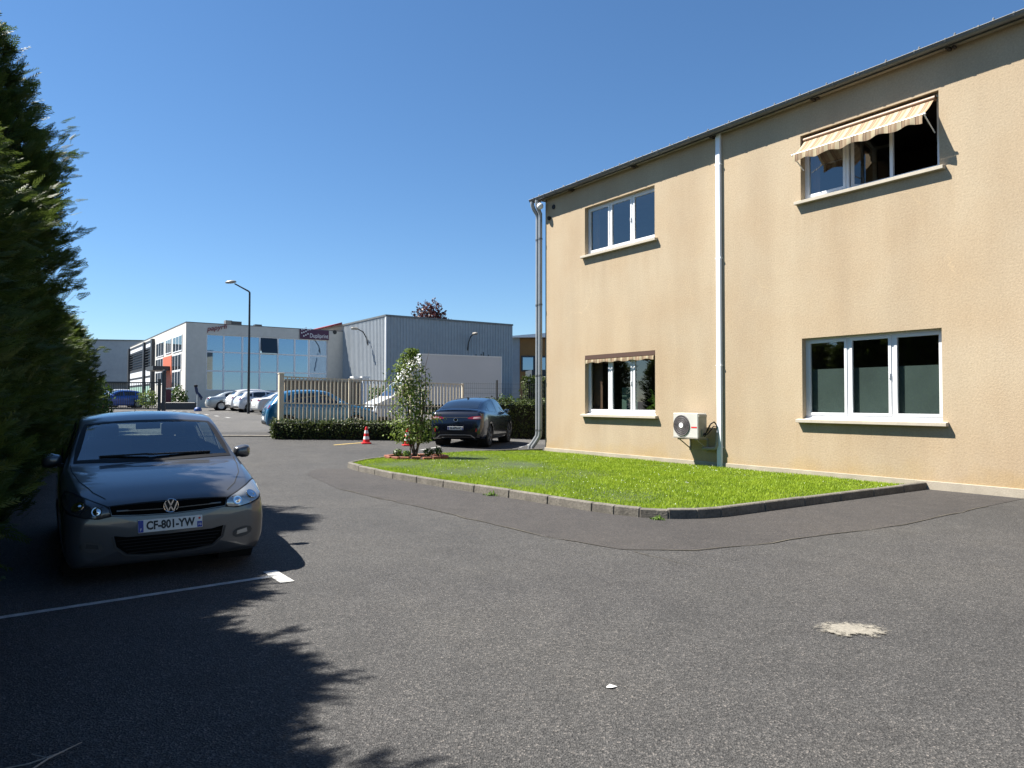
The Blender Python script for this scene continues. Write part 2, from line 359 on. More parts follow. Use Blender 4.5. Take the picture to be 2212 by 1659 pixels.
def strip(name, pts, w, mt, dz=0.004, closed=False, parent=None, kind='structure', label=None, cat=None, sub=8):
    """flat painted or laid strip along a ground polyline"""
    P = [Vector((p[0], p[1], 0)) for p in pts]; Q = []
    for a, b in zip(P[:-1], P[1:]):
        for k in range(sub): Q.append(a.lerp(b, k / sub))
    Q.append(P[-1]); V = []; F = []
    for i, p in enumerate(Q):
        d = (Q[min(i+1, len(Q)-1)] - Q[max(i-1, 0)]).normalized(); n = Vector((-d.y, d.x, 0))
        ww = w if not callable(w) else w(i / (len(Q) - 1))
        for s in (-0.5, 0.5):
            q = p + n * ww * s; V.append((q.x, q.y, zg(q.x, q.y) + dz))
        if i: F.append((2*i-2, 2*i-1, 2*i+1, 2*i))
    return tag(link(name, np_mesh(name, V, F), mt), label, cat, None, kind)

# ------------------------------------------------------------------ yard surfaces
WC = Vector((1.03, 22.15, 0)); WR = -U                      # wall corner and direction along the wall to the right
kerb_pts = [(-3.80, 17.6), (-3.92, 17.1), (-3.80, 16.62), (-2.35, 14.44), (-1.13, 12.93), (-0.08, 11.70), (1.13, 10.25), (1.45, 9.93), (1.72, 9.73), (2.00, 9.61), (2.28, 9.58), (2.56, 9.63), (2.84, 9.76), (3.77, 10.40), (5.38, 11.51), (7.60, 13.02)]
kerb_back = [(0.9, 22.2), (0.0, 21.6), (-1.3, 20.6), (-2.5, 19.6), (-3.3, 18.6), (-3.80, 17.6)]
outline = kerb_back + kerb_pts[1:]
def resample(pts, step):
    P = [Vector((p[0], p[1], 0)) for p in pts]; L = [0]
    for a, b in zip(P[:-1], P[1:]): L.append(L[-1] + (b - a).length)
    n = max(1, round(L[-1] / step)); out = []
    for k in range(n + 1):
        t = L[-1] * k / n; i = max(j for j in range(len(P)) if L[j] <= t + 1e-9); i = min(i, len(P) - 2)
        out.append(P[i].lerp(P[i+1], (t - L[i]) / max(1e-9, L[i+1] - L[i])))
    return out
def inward(p, q):                                           # normal towards the lawn
    d = (q - p).normalized(); return Vector((-d.y, d.x, 0))
# newer darker strip of asphalt laid round the kerb, its mossy joint, and the crack leading off
seam = [(-4.6, 17.4), (-4.4, 15.4), (-3.14, 12.93), (-0.56, 9.6), (0.39, 8.35), (1.15, 7.62), (1.95, 7.56), (2.91, 8.03), (5.08, 9.23), (7.17, 10.84), (8.6, 11.9)]
ring = [Vector((p[0], p[1], 0.004)) for p in seam] + [Vector((8.2, 12.15, .004)), Vector((7.6, 13.0, .004))] + [Vector((p[0], p[1], 0.004)) for p in reversed(kerb_pts[1:-1])]
tris = tessellate_polygon([ring]); me = np_mesh('asphalt_strip', [tuple(p) for p in ring], tris)
tag(link('asphalt_strip', me, M['asphalt_patch']), kind='structure')
M['moss'] = mat('joint_moss', (0.058, 0.052, 0.040), 0.95, vary=[(6, 0.35), (40, 0.4)])
def wob(pts, amp, step):
    Q = resample(pts, step); return [(q.x + random.uniform(-amp, amp), q.y + random.uniform(-amp, amp)) for q in Q]
strip('asphalt_joint', wob(seam[2:10], 0.035, 0.35), lambda t: 0.008 + 0.022 * abs(math.sin(t * 37) * math.sin(t * 11 + 1)), M['moss'], 0.008, sub=2)
strip('asphalt_crack', wob([(1.3, 7.5), (1.7, 6.9), (2.1, 6.6)], 0.03, 0.2), lambda t: .010 * (1 - t) + .002, M['moss'], 0.006, sub=1)
strip('parking_line', [(-3.95, 4.98), (-2.15, 6.42)], 0.075, M['paint_line'], label='thin white parking bay line in the hedge shadow', cat='road marking')
strip('parking_tick', [(-2.22, 6.62), (-1.93, 6.22)], 0.12, M['paint_line'], 0.006, label='short white tick ending the parking bay line', cat='road marking')
strip('parking_line', [(-5.55, 22.4), (-4.75, 23.7)], 0.09, M['paint_yellow'], 0.006, label='faded yellow bay line beside the striped cone', cat='road marking')
strip('parking_line', [(-2.75, 21.6), (-1.95, 24.2)], 0.08, M['paint_line'], 0.006)
strip('parking_line', [(0.25, 24.0), (0.75, 26.4)], 0.08, M['paint_line'], 0.006)
# pale spill on the asphalt with a ragged edge
def blotch(name, c, r, mt, n=26, jag=0.45, dz=0.006, sx=1.0):
    V = [(c[0], c[1], dz)]; F = []
    for k in range(n):
        t = 2 * math.pi * k / n; rr = r * (1 - jag + jag * 1.6 * random.random()); V.append((c[0] + rr * math.cos(t) * sx, c[1] + rr * math.sin(t), dz))
        F.append((0, k + 1, (k + 1) % n + 1))
    return V, F
M['spill'] = mat('pale_spill', (0.19, 0.175, 0.145), 0.95, vary=[(30, 0.2, 6), (150, 0.3)])
def spill_alpha(m, cx, cy):
    """powder thins out towards a ragged, streaky edge"""
    nt = m.node_tree; tc = nt.nodes.new('ShaderNodeTexCoord'); mp = nt.nodes.new('ShaderNodeMapping'); mp.inputs['Location'].default_value = (-cx * 4.0, -cy * 6.2, 0); mp.inputs['Scale'].default_value = (4.0, 6.2, 0)
    nt.links.new(tc.outputs['Object'], mp.inputs['Vector']); ln = nt.nodes.new('ShaderNodeVectorMath'); ln.operation = 'LENGTH'; nt.links.new(mp.outputs[0], ln.inputs[0])
    n1 = nt.nodes.new('ShaderNodeTexNoise'); n1.inputs['Scale'].default_value = 13; n1.inputs['Detail'].default_value = 8; n1.inputs['Roughness'].default_value = .7; nt.links.new(tc.outputs['Object'], n1.inputs['Vector'])
    n2 = nt.nodes.new('ShaderNodeTexNoise'); n2.inputs['Scale'].default_value = 110; n2.inputs['Detail'].default_value = 4; nt.links.new(tc.outputs['Object'], n2.inputs['Vector'])
    def mth(op, a, b):
        k = nt.nodes.new('ShaderNodeMath'); k.operation = op
        for i, v in enumerate((a, b)):
            if isinstance(v, (int, float)): k.inputs[i].default_value = v
            else: nt.links.new(v, k.inputs[i])
        return k.outputs[0]
    v = mth('ADD', mth('MULTIPLY', n1.outputs['Fac'], 3.2), mth('MULTIPLY', n2.outputs['Fac'], 1.3)); v = mth('SUBTRACT', v, mth('ADD', mth('MULTIPLY', ln.outputs['Value'], 1.5), .30))
    r = ramp(nt, v, [(.55, (0, 0, 0)), (1.0, (1, 1, 1))]); nt.links.new(r.outputs[0], nt.nodes['Principled BSDF'].inputs['Alpha'])
spill_alpha(M['spill'], 2.32, 4.95)
mb = MB(); mb.sheet([(1.95, 4.68, .0105), (2.70, 4.68, .0105), (2.70, 5.22, .0105), (1.95, 5.22, .0105)])
tag(mb.build('powder_spill', M['spill']), 'pale cream powder spill on the open asphalt', 'spill')
mb = MB(); mb.add([(0.515, 3.95, .006), (0.545, 3.937, .009), (0.578, 3.962, .006), (0.54, 3.985, .010), (.545, 3.96, .014)], [(0, 1, 4), (1, 2, 4), (2, 3, 4), (3, 0, 4)])
tag(mb.build('paper_scrap', M['white']), 'tiny crumpled white paper scrap lying on the asphalt', 'litter')
mb = MB(); mb.tube([(-2.02, 3.02, .012), (-2.0, 3.14, .016), (-1.94, 3.28, .02)], [.004, .004, .002], 5); mb.tube([(-2.0, 3.14, .016), (-2.1, 3.18, .014)], [.003, .002], 5); mb.tube([(-1.97, 3.2, .017), (-2.06, 3.1, .012), (-2.15, 3.06, .01)], [.003, .003, .002], 5)
M['twig'] = mat('dry_twig', (0.34, 0.29, 0.24), 0.9)
tag(mb.build('dry_twig', M['twig']), 'forked dry twig on the shaded asphalt', 'twig')

# kerb: single stones
kerb = empty('lawn_kerb', (0, 0, 0), 0, 'low mossy concrete kerb edging the lawn island', 'kerb')
_a = outline.index((1.13, 10.25)); _b = outline.index((2.84, 9.76))
P = resample(outline[:_a + 1], 0.92)[:-1] + resample(outline[_a:_b + 1], 0.40)[:-1] + resample(outline[_b:], 0.95)
for i, (a, b) in enumerate(zip(P[:-1], P[1:])):
    d = (b - a).normalized(); n = inward(a, b); g = 0.004
    a2, b2 = a + d * g, b - d * g; h = 0.125 + random.uniform(-.008, .008); z0 = zg(*a.xy) - 0.05
    h += zg(*a.xy) * 0.5
    w = 0.11
    mb = MB(); vs = []
    for p, q in ((a2, 0), (b2, 0)):
        vs += [p + Vector((0, 0, z0)), p + Vector((0, 0, h)) + n * 0.012, p + n * w + Vector((0, 0, h + .004)), p + n * w + Vector((0, 0, z0))]
    mb.add(vs, [(0, 1, 2, 3), (7, 6, 5, 4), (0, 4, 5, 1), (1, 5, 6, 2), (2, 6, 7, 3), (3, 7, 4, 0)])
    mb.build('kerb_stone', M['kerb'], kerb, bevel=0.012)
mb = MB(); mb.m = Matrix.Rotation(0, 4, 'Z')
mb.box((7.42, 12.94, 0.0), (7.72, 13.12, 0.135)); mb.build('kerb_stone', M['plinth'], kerb, bevel=0.02)

# lawn
loop2 = []
Q = resample(outline, 0.5)
for i, p in enumerate(Q):
    q = Q[min(i + 1, len(Q) - 1)]; p0 = Q[max(i - 1, 0)]; loop2.append(p + inward(p0, q) * 0.09)
wn_ = Vector((-VV.x, -VV.y, 0))
def dist_wall(p): return (Vector((p[0], p[1], 0)) - WC).dot(wn_)
def zl(p): return 0.035 + 0.055 * min(1, max(0, dist_wall(p)) / 2.5) + 0.6 * zg(p[0], p[1])
lawn_loop = [Vector((p.x, p.y, zl(p))) for p in loop2]
lawn_loop += [Vector((q.x, q.y, zl(q))) for q in [WC + WR * s - wn_ * 0.05 for s in (11.2, 9, 7, 5, 3, 1, 0)]]
tris = tessellate_polygon([lawn_loop])
M['turf'] = mat('turf', (0.03, 0.05, 0.01), 0.95, vary=[(1.5, 0.25), (20, 0.35)])
tag(link('lawn', np_mesh('lawn', [tuple(p) for p in lawn_loop], tris), M['turf']), kind='structure')
poly = np.array([(p.x, p.y) for p in lawn_loop])
def in_poly(px, py, poly):
    ins = np.zeros(len(px), bool); n = len(poly); j = n - 1
    for i in range(n):
        xi, yi = poly[i]; xj, yj = poly[j]
        c = ((yi > py) != (yj > py)) & (px < (xj - xi) * (py - yi) / (yj - yi + 1e-12) + xi); ins ^= c; j = i
    return ins
N = 420000
px = RNG.uniform(-4.2, 7.8, N); py = RNG.uniform(9.5, 22.4, N); k = in_poly(px, py, poly); px, py = px[k], py[k]
bed_c = np.array([-2.45, 18.45])
k = ((px - bed_c[0]) / .8) ** 2 + ((py - bed_c[1]) / .62) ** 2 > 1; px, py = px[k], py[k]
# thin out with distance, keep it dense near the front
k = RNG.random(len(px)) < np.clip((14.5 / py) ** 1.5, .2, 1); px, py = px[k], py[k]
n = len(px)
dw = np.clip((px - WC.x) * wn_.x + (py - WC.y) * wn_.y, 0, 2.5) / 2.5
pz = 0.035 + 0.055 * dw + 0.6 * np.array([zg(a, b) if b > 16.5 else 0 for a, b in zip(px, py)])
h = RNG.uniform(.022, .062, n) * (0.8 + 0.35 * np.sin(px * 2.1 + 1) * np.cos(py * 1.7)); w = RNG.uniform(.005, .0095, n)
th = RNG.uniform(0, 2 * np.pi, n); ln = RNG.uniform(.1, .75, n) * h; ld = RNG.uniform(0, 2 * np.pi, n)
V = np.zeros((n, 3, 3)); V[:, 0] = np.stack([px + w * np.cos(th), py + w * np.sin(th), pz - .005], 1); V[:, 1] = np.stack([px - w * np.cos(th), py - w * np.sin(th), pz - .005], 1)
V[:, 2] = np.stack([px + ln * np.cos(ld), py + ln * np.sin(ld), pz + h], 1)
M['grass'] = leafmat('grass_blade', (0.21, 0.32, 0.02), (0.37, 0.48, 0.042), 1.9, 0.5, 0.35, (0.20, 0.26, 0.035))
tag(link('lawn_grass', np_mesh('lawn_grass', V.reshape(-1, 3), np.arange(3 * n).reshape(-1, 3)), M['grass']), 'short bright green grass covering the lawn island', 'grass', kind='stuff')
# clover heads and daisies in the grass, too small to pick apart
N = 900; cx = RNG.uniform(-3.5, 7, N); cy = RNG.uniform(9.7, 20, N); k = in_poly(cx, cy, poly); cx, cy = cx[k], cy[k]; n = len(cx)
k = (np.sin(cx * 1.3 + 2) * np.sin(cy * 0.9) + RNG.normal(0, .5, n)) > .25; cx, cy = cx[k], cy[k]; n = len(cx)
cz = np.array([zl((a, b)) for a, b in zip(cx, cy)]) + RNG.uniform(.045, .065, n); r = RNG.uniform(.004, .008, n)
V = np.stack([np.stack([cx + r, cy, cz], 1), np.stack([cx, cy + r, cz], 1), np.stack([cx - r, cy, cz], 1), np.stack([cx, cy - r, cz], 1), np.stack([cx, cy, cz + r * .8], 1)], 1).reshape(-1, 3)
Fb = np.array([(0, 1, 4), (1, 2, 4), (2, 3, 4), (3, 0, 4)]); F = (Fb[None] + 5 * np.arange(n)[:, None, None]).reshape(-1, 3)
tag(link('lawn_daisies', np_mesh('lawn_daisies', V, F), M['white']), 'tiny white daisies and clover heads dotting the lawn', 'flowers', kind='stuff')
# weed tufts at the kerb foot
M['weed'] = leafmat('weed_leaf', (0.10, 0.18, 0.03), (0.17, 0.27, 0.05), 5)
def leafcloud(n, fn, size, seed=0, up=0.3, aspect=0.5):
    """n leaf-shaped quads at points from fn(rng)->(pos, outward)"""
    rg = np.random.default_rng(seed); P, D = fn(rg, n)
    D = D / (np.linalg.norm(D, axis=1, keepdims=True) + 1e-9)
    nv = rg.normal(0, 1, (n, 3)); nv[:, 2] += up; nv = nv * 0.75 + D; nv /= np.linalg.norm(nv, axis=1, keepdims=True)
    a = np.cross(nv, rg.normal(0, 1, (n, 3))); a /= np.linalg.norm(a, axis=1, keepdims=True); b = np.cross(nv, a)
    s = (rg.uniform(.6, 1.3, n) * size)[:, None]
    V = np.stack([P - a * s * .5, P + b * s * aspect * .5 + nv * s * .06, P + a * s * .5, P - b * s * aspect * .5 + nv * s * .06], 1).reshape(-1, 3)
    F = (np.arange(n)[:, None] * 4 + np.array([[0, 1, 2, 3]])); return V, F
for (x, y, s, lab) in [(-0.34, 11.93, .07, 'small green weed tuft growing in the middle of the long kerb'), (1.93, 9.52, .05, 'tiny green weed by the rounded kerb corner')]:
    def fn(rg, n): 
        d = rg.normal(0, 1, (n, 3)); d[:, 2] = abs(d[:, 2]); return np.array([x, y, 0.01]) + d * np.array([s, s * .6, s * .6]) * .7, d
    v, f = leafcloud(60, fn, .05, 3); tag(link('kerb_weed', np_mesh('kerb_weed', v, f), M['weed']), lab, 'weed')

# ------------------------------------------------------------------ the beige two-storey building (local x along the wall, y inward)
B = empty('beige_building', WC, R(-55), 'two storey beige roughcast building with zinc gutter beside the lawn', 'building')
BL, BD, EZ = 24.0, 11.0, 7.86                 # length, depth, wall top
S1, S2, S3, S4 = 1.86, 4.60, 8.765, 11.51
Z1, Z2, Z3, Z4 = 1.215, 2.89, 5.78, 7.16
S5, S6, S7, S8 = 15.67, 18.41, 19.6, 22.3
ops = [(S1, S2, Z1, Z2), (S3, S4, Z1, Z2), (S1, S2, Z3, Z4), (S3, S4, Z3, Z4), (S5, S6, Z1, Z2), (S5, S6, Z3, Z4)]
REV = 0.24
def wall_open(mb, x0, x1, z0, z1, ops, y=0.0, rev=REV):
    xs = sorted(set([x0, x1] + [o[0] for o in ops] + [o[1] for o in ops])); zs = sorted(set([z0, z1] + [o[2] for o in ops] + [o[3] for o in ops]))
    for i in range(len(xs) - 1):
        for j in range(len(zs) - 1):
            cx, cz = (xs[i] + xs[i+1]) / 2, (zs[j] + zs[j+1]) / 2
            if any(o[0] < cx < o[1] and o[2] < cz < o[3] for o in ops): continue
            mb.sheet([(xs[i], y, zs[j]), (xs[i+1], y, zs[j]), (xs[i+1], y, zs[j+1]), (xs[i], y, zs[j+1])])
    for a, b, c, d in ops:
        e = y + rev
        mb.sheet([(a, y, c), (a, e, c), (a, e, d), (a, y, d)]); mb.sheet([(b, y, c), (b, y, d), (b, e, d), (b, e, c)])
        mb.sheet([(a, y, c), (b, y, c), (b, e, c), (a, e, c)]); mb.sheet([(a, y, d), (a, e, d), (b, e, d), (b, y, d)])
mb = MB(); wall_open(mb, 0, BL, 0.155, EZ, ops)
mb.sheet([(0, 0, .155), (0, 0, EZ), (0, BD, EZ + 1.0), (0, BD, .155)]); mb.sheet([(BL, 0, .155), (BL, BD, .155), (BL, BD, EZ + 1.0), (BL, 0, EZ)])
mb.sheet([(0, BD, .155), (0, BD, EZ + 1.0), (BL, BD, EZ + 1.0), (BL, BD, .155)])
me = bpy.data.meshes.new('facade_wall'); me.from_pydata([tuple(v) for v in mb.v], [], mb.f); me.update()
bm = bmesh.new(); bm.from_mesh(me); bmesh.ops.remove_doubles(bm, verts=bm.verts, dist=1e-4); bm.to_mesh(me); bm.free()
link('facade_wall', me, M['wall'], B)
mb = MB(); mb.box((-0.02, -0.025, -0.3), (BL, 0.2, 0.155)); mb.box((-0.025, 0.2, -0.3), (0.2, BD, 0.155)); mb.build('plinth', M['plinth'], B, bevel=0.006)
# roof: low metal pitch with an eave, gutter, bolts
mb = MB(); ov = 0.17
mb.prism([(-0.42, -ov, EZ + .03), (-0.42, BD, EZ + 1.2), (-0.42, BD, EZ + 1.26), (-0.42, -ov, EZ + .075)], (BL + .8, 0, 0)); roof = mb.build('roof', M['roof'], B)
mb = MB(); mb.box((-0.40, -ov + .004, EZ - .06), (BL + .3, -ov + .03, EZ + .028)); mb.build('fascia', M['zinc'], roof)
mb = MB(); mb.box((-0.38, -ov + .032, EZ - .035), (BL + .3, -0.003, EZ + .0)); mb.build('soffit', M['plinth'], roof)
gut = []
GR = 0.075; gy0 = -ov - GR
prof = [(gy0 + GR * math.cos(t), EZ + .01 + GR * math.sin(t)) for t in [math.pi + math.pi * k / 8 for k in range(9)]]
mb = MB(); n = len(prof)
for (x0, x1) in [(-0.44, BL + .3)]:
    vs = [(x0, p[0], p[1]) for p in prof] + [(x1, p[0], p[1]) for p in prof]; mb.add(vs, [(i, i + 1, i + 1 + n, i + n) for i in range(n - 1)])
    mb.add([(x0, p[0], p[1]) for p in prof], [tuple(range(n))])
mb.tube([(-0.44, gy0 - GR, EZ + .012), (BL + .3, gy0 - GR, EZ + .012)], .011, 6)
gutter = mb.build('gutter', M['zinc'], B, smooth=60)
for k in range(46):
    x = -0.2 + k * 0.52; mb = MB()
    pr = [(gy0 + (GR + .006) * math.cos(t), EZ + .01 + (GR + .006) * math.sin(t)) for t in [math.pi + math.pi * j / 8 for j in range(9)]]
    for (a, b), (c, d) in zip(pr[:-1], pr[1:]): mb.sheet([(x, a, b), (x + .03, a, b), (x + .03, c, d), (x, c, d)])
    mb.box((x, gy0 - GR - .014, EZ + .005), (x + .03, gy0 - GR + .012, EZ + .03))
    if x < 14.5: mb.build('gutter_bracket', M['zinc'], gutter)
for k in range(52):
    x = -0.15 + k * 0.30
    mb = MB(); r = .040 if k % 2 == 0 else .026; mb.lathe([(r, 0), (r, .014), (r*.55, .02), (r*.5, .055 if k % 2 == 0 else .03), (.004, .075 if k % 2 == 0 else .04)], 8, 'z', (x, -ov + .035, EZ + .079)); mb.build('roof_bolt', M['zinc'], roof)
M['nest'] = mat('rafter_foot', (0.05, 0.04, 0.035), 0.9)
for x in [1.3, 3.9, 6.5, 9.1, 11.7, 14.2]:
    mb = MB(); mb.box((x, -.16, EZ - .09), (x + .05, -.02, EZ - .04)); mb.box((x + .09, -.12, EZ - .08), (x + .13, -.02, EZ - .045)); mb.build('rafter_hook', M['nest'], B)
# corner downpipes with swan necks and shoes
def downpipe(x, y, r, topx, footx):
    mb = MB(); pts = [(topx, gy0, EZ - .05), (topx, gy0, EZ - .16), (topx + (x - topx) * .35, (gy0 + y) / 2 - .02, EZ - .30), (x - (x - topx) * .1, y, EZ - .46), (x, y, EZ - .6), (x, y, .62), (x - .02, y, .50), (x + (footx - x) * .55, y - .03, .30), (footx, y - .05, .16), (footx - .01, y - .06, .02)]
    mb.tube(pts, r, 12); p = mb.build('downpipe', M['zinc_pipe'], B, smooth=60)
    for z in (6.6, 4.55, 2.35, .66): m2 = MB(); m2.tube([(x, y, z), (x, y, z + .05)], r + .009, 12); m2.build('pipe_collar', M['zinc'], p, smooth=40)
downpipe(-0.33, -0.06, .060, -0.36, -0.66); downpipe(-0.13, -0.10, .060, -0.12, -0.45)
mb = MB(); mb.box((6.60, -.075, .02), (6.735, -.003, EZ - .02)); rp = mb.build('rain_pipe', M['pipe_white'], B, bevel=.012)
for z in (.5, 2.4, 4.9, 7.1): m2 = MB(); m2.box((6.59, -.0785, z), (6.745, -.004, z + .03)); m2.build('pipe_clip', M['pipe_white'], rp)
# globe lamp and old fixings under the eave
mb = MB(); mb.lathe([(.001, -.10), (.06, -.08), (.095, -.03), (.1, .01), (.085, .06), (.04, .095), (.001, .1)], 16, 'z', (0.03, -.23, EZ - .27)); gl = mb.build('globe_lamp', M['white'], B, smooth=60)
mb = MB(); mb.tube([(0.03, -.23, EZ - .16), (0.03, -.2, EZ - .1), (0.06, -.003, EZ - .1)], .018, 8); mb.build('lamp_arm', M['zinc'], gl)
mb = MB(); mb.tube([(.42, -.003, 7.52), (.42, -.02, 7.52)], .075, 14); mb.build('wall_vent', M['black'], B)
mb = MB(); mb.tube([(.22, -.003, 7.22), (.22, -.05, 7.2)], .06, 12); mb.build('wall_vent', M['black'], B)

# ---- windows
def window(name, x0, x1, z0, z1, yf=0.135, state='closed', sill=True):
    F_ = MB(); t = .055; d = .06
    F_.box((x0 + .002, yf, z0 + .002), (x0 + t, yf + d, z1 - .002)); F_.box((x1 - t, yf, z0 + .002), (x1 - .002, yf + d, z1 - .002))
    F_.box((x0 + t, yf, z0 + .002), (x1 - t, yf + d, z0 + .085)); F_.box((x0 + t, yf, z1 - t), (x1 - t, yf + d, z1 - .002))
    w3 = (x1 - x0 - 2 * t) / 3; 
    for k in (1, 2): F_.box((x0 + t + k * w3 - .03, yf + .002, z0 + .085), (x0 + t + k * w3 + .03, yf + d - .002, z1 - t))
    # sloping weather strip under the frame
    F_.add([(x0 + .004, .03, z0 + .004), (x1 - .004, .03, z0 + .004), (x1 - .004, yf, z0 + .03), (x0 + .004, yf, z0 + .03)], [(0, 1, 2, 3)])
    win = F_.build('window', M['pvc'], B)
    for k in range(3):
        a, b = x0 + t + k * w3 + (.03 if k else 0), x0 + t + (k + 1) * w3 - (.03 if k < 2 else 0); c, e = z0 + .085, z1 - t
        st = .052; ys = yf - .012
        S = MB(); G = MB()
        M4 = Matrix.Identity(4)
        if state == 'open' and k == 1: M4 = Matrix.Translation((a, yf + .06, 0)) @ Matrix.Rotation(R(52), 4, 'Z') @ Matrix.Translation((-a, -yf - .06, 0))
        if state == 'open' and k == 2: M4 = Matrix.Translation((b, yf + .06, 0)) @ Matrix.Rotation(R(-86), 4, 'Z') @ Matrix.Translation((-b, -yf - .06, 0))
        S.m = M4; G.m = M4
        S.box((a, ys, c), (a + st, ys + .055, e)); S.box((b - st, ys, c), (b, ys + .055, e)); S.box((a + st, ys, c), (b - st, ys + .055, c + st)); S.box((a + st, ys, e - st), (b - st, ys + .055, e))
        S.build('sash', M['pvc'], win)
        G.add([(a + st, ys + .028, c + st), (b - st, ys + .028, c + st), (b - st, ys + .028, e - st), (a + st, ys + .028, e - st)], [(0, 1, 2, 3)])
        G.build('pane', M['glass'], win)
        if k == 1 and state == 'closed': h = MB(); h.box((b - .04, ys - .02, (c + e) / 2 - .05), (b - .015, ys, (c + e) / 2 + .05)); h.build('handle', M['pvc'], win)
    if sill:
        s = MB(); s.add([(x0 - .10, -.105, z0 - .075), (x1 + .10, -.105, z0 - .075), (x1 + .10, .06, z0 - .075), (x0 - .10, .06, z0 - .075),
                         (x0 - .10, -.105, z0 - .012), (x1 + .10, -.105, z0 - .012), (x1 + .10, .0, z0 + .003), (x0 - .10, .0, z0 + .003), ],
                        [(0, 3, 2, 1), (0, 1, 5, 4), (4, 5, 6, 7), (1, 2, 6, 5), (0, 4, 7, 3), (3, 7, 6, 2)])
        s.build('sill', M['sill'], win, bevel=.004)
        s = MB(); s.box((x0 + .003, .0, z0 + .0025), (x1 - .003, yf, z0 + .0035)); s.build('inner_sill', M['sill'], win)
    r = MB(); y0 = yf + .07; D = 3.2
    X0, X1, Za, Zb = x0 - 1.0, x1 + 1.0, z0 - .9, z1 + .18
    if x0 < 1.9: X0 = 0.25
    r.sheet([(X0, y0 + D, Za), (X1, y0 + D, Za), (X1, y0 + D, Zb), (X0, y0 + D, Zb)]); r.sheet([(X0, REV, Za), (X0, y0 + D, Za), (X0, y0 + D, Zb), (X0, REV, Zb)])
    r.sheet([(X1, REV, Za), (X1, y0 + D, Za), (X1, y0 + D, Zb), (X1, REV, Zb)]); r.sheet([(X0, REV, Zb), (X1, REV, Zb), (X1, y0 + D, Zb), (X0, y0 + D, Zb)]); r.sheet([(X0, REV, Za), (X1, REV, Za), (X1, y0 + D, Za), (X0, y0 + D, Za)])
    for (p, q, u, v) in [(X0, x0, Za, Zb), (x1, X1, Za, Zb), (x0, x1, Za, z0), (x0, x1, z1, Zb)]:
        r.sheet([(p, REV + .001, u), (q, REV + .001, u), (q, REV + .001, v), (p, REV + .001, v)])
    r.build('room', M['room'] if state != 'open' else M['room_shaded'], win)
    return win
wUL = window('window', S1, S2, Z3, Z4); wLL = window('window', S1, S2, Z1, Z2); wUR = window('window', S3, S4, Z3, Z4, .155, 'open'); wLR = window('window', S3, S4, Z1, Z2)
window('window', S5, S6, Z1, Z2); window('window', S5, S6, Z3, Z4)
for (w_, x0, x1, z0, z1, m_) in [(wUL, S1 + .06, S1 + .30, Z3 + .05, Z4 - .05, 'curtain'), (wUL, S2 - .25, S2 - .06, Z3 + .05, Z4 - .05, 'curtain'), (wUR, S3 + .06, S3 + .26, Z3 + .05, Z4 - .05, 'curtain'), (wLL, S1 + .06, S1 + .42, Z1, Z2 - .05, 'curtain')]:
    mb = MB(); n = 12
    vs = [];
    for k in range(n + 1):
        x = x0 + (x1 - x0) * k / n; y = .30 + .02 * (k % 2); vs += [(x, y, z0), (x, y, z1)]
    mb.add(vs, [(2*k, 2*k+2, 2*k+3, 2*k+1) for k in range(n)]); mb.build('curtain', M[m_], w_, smooth=70)
mb = MB(); mb.box((S3 + .05, .215, Z1 + .05), (S4 - .05, .219, Z1 + .05 + .98)); mb.build('frosted_film', M['film'], wLR)
mb = MB(); mb.box((S1 + 1.0, .5, Z1 - .05), (S1 + 1.6, .54, Z1 + .75)); mb.build('curtain', mat('green_cloth', (0.10, 0.16, 0.13), .9), wLL)
# spiky house plant on the sill inside
def leafy_spikes(n, c, L, seed, w=.03, spread=1.0):
    rg = random.Random(seed); mb = MB()
    for k in range(n):
        t = rg.uniform(0, 6.28); el = rg.uniform(.25, 1.35); d = Vector((math.cos(t) * math.cos(el) * spread, math.sin(t) * math.cos(el) * spread * .5, math.sin(el))) * L * rg.uniform(.6, 1.1)
        s = Vector((-math.sin(t), math.cos(t), 0)) * w; m_ = d * .55 + Vector((0, 0, .06)); e = d - Vector((0, 0, L * .18)); c_ = Vector(c) + Vector((0, 0, rg.uniform(0, L * .7)))
        mb.add([c_, c_ + m_ + s, c_ + e, c_ + m_ - s], [(0, 1, 2), (0, 2, 3)])
    return mb
hp = empty('house_plant', (0, 0, 0), 0, 'spiky house plant behind the right pane under the rolled awning', 'plant'); hp.matrix_world = B.matrix_world
hp.location = WC; hp.rotation_euler = (0, 0, R(-55))
leafy_spikes(46, (S2 - .45, .48, Z1 + .1), .45, 5).build('foliage', M['weed'], hp)
mb = MB(); mb.lathe([(.001, 0), (.10, 0), (.13, .2), (.11, .2), (.001, .17)], 14, 'z', (S2 - .45, .48, Z1 - .08)); mb.build('pot', M['brick'], hp)

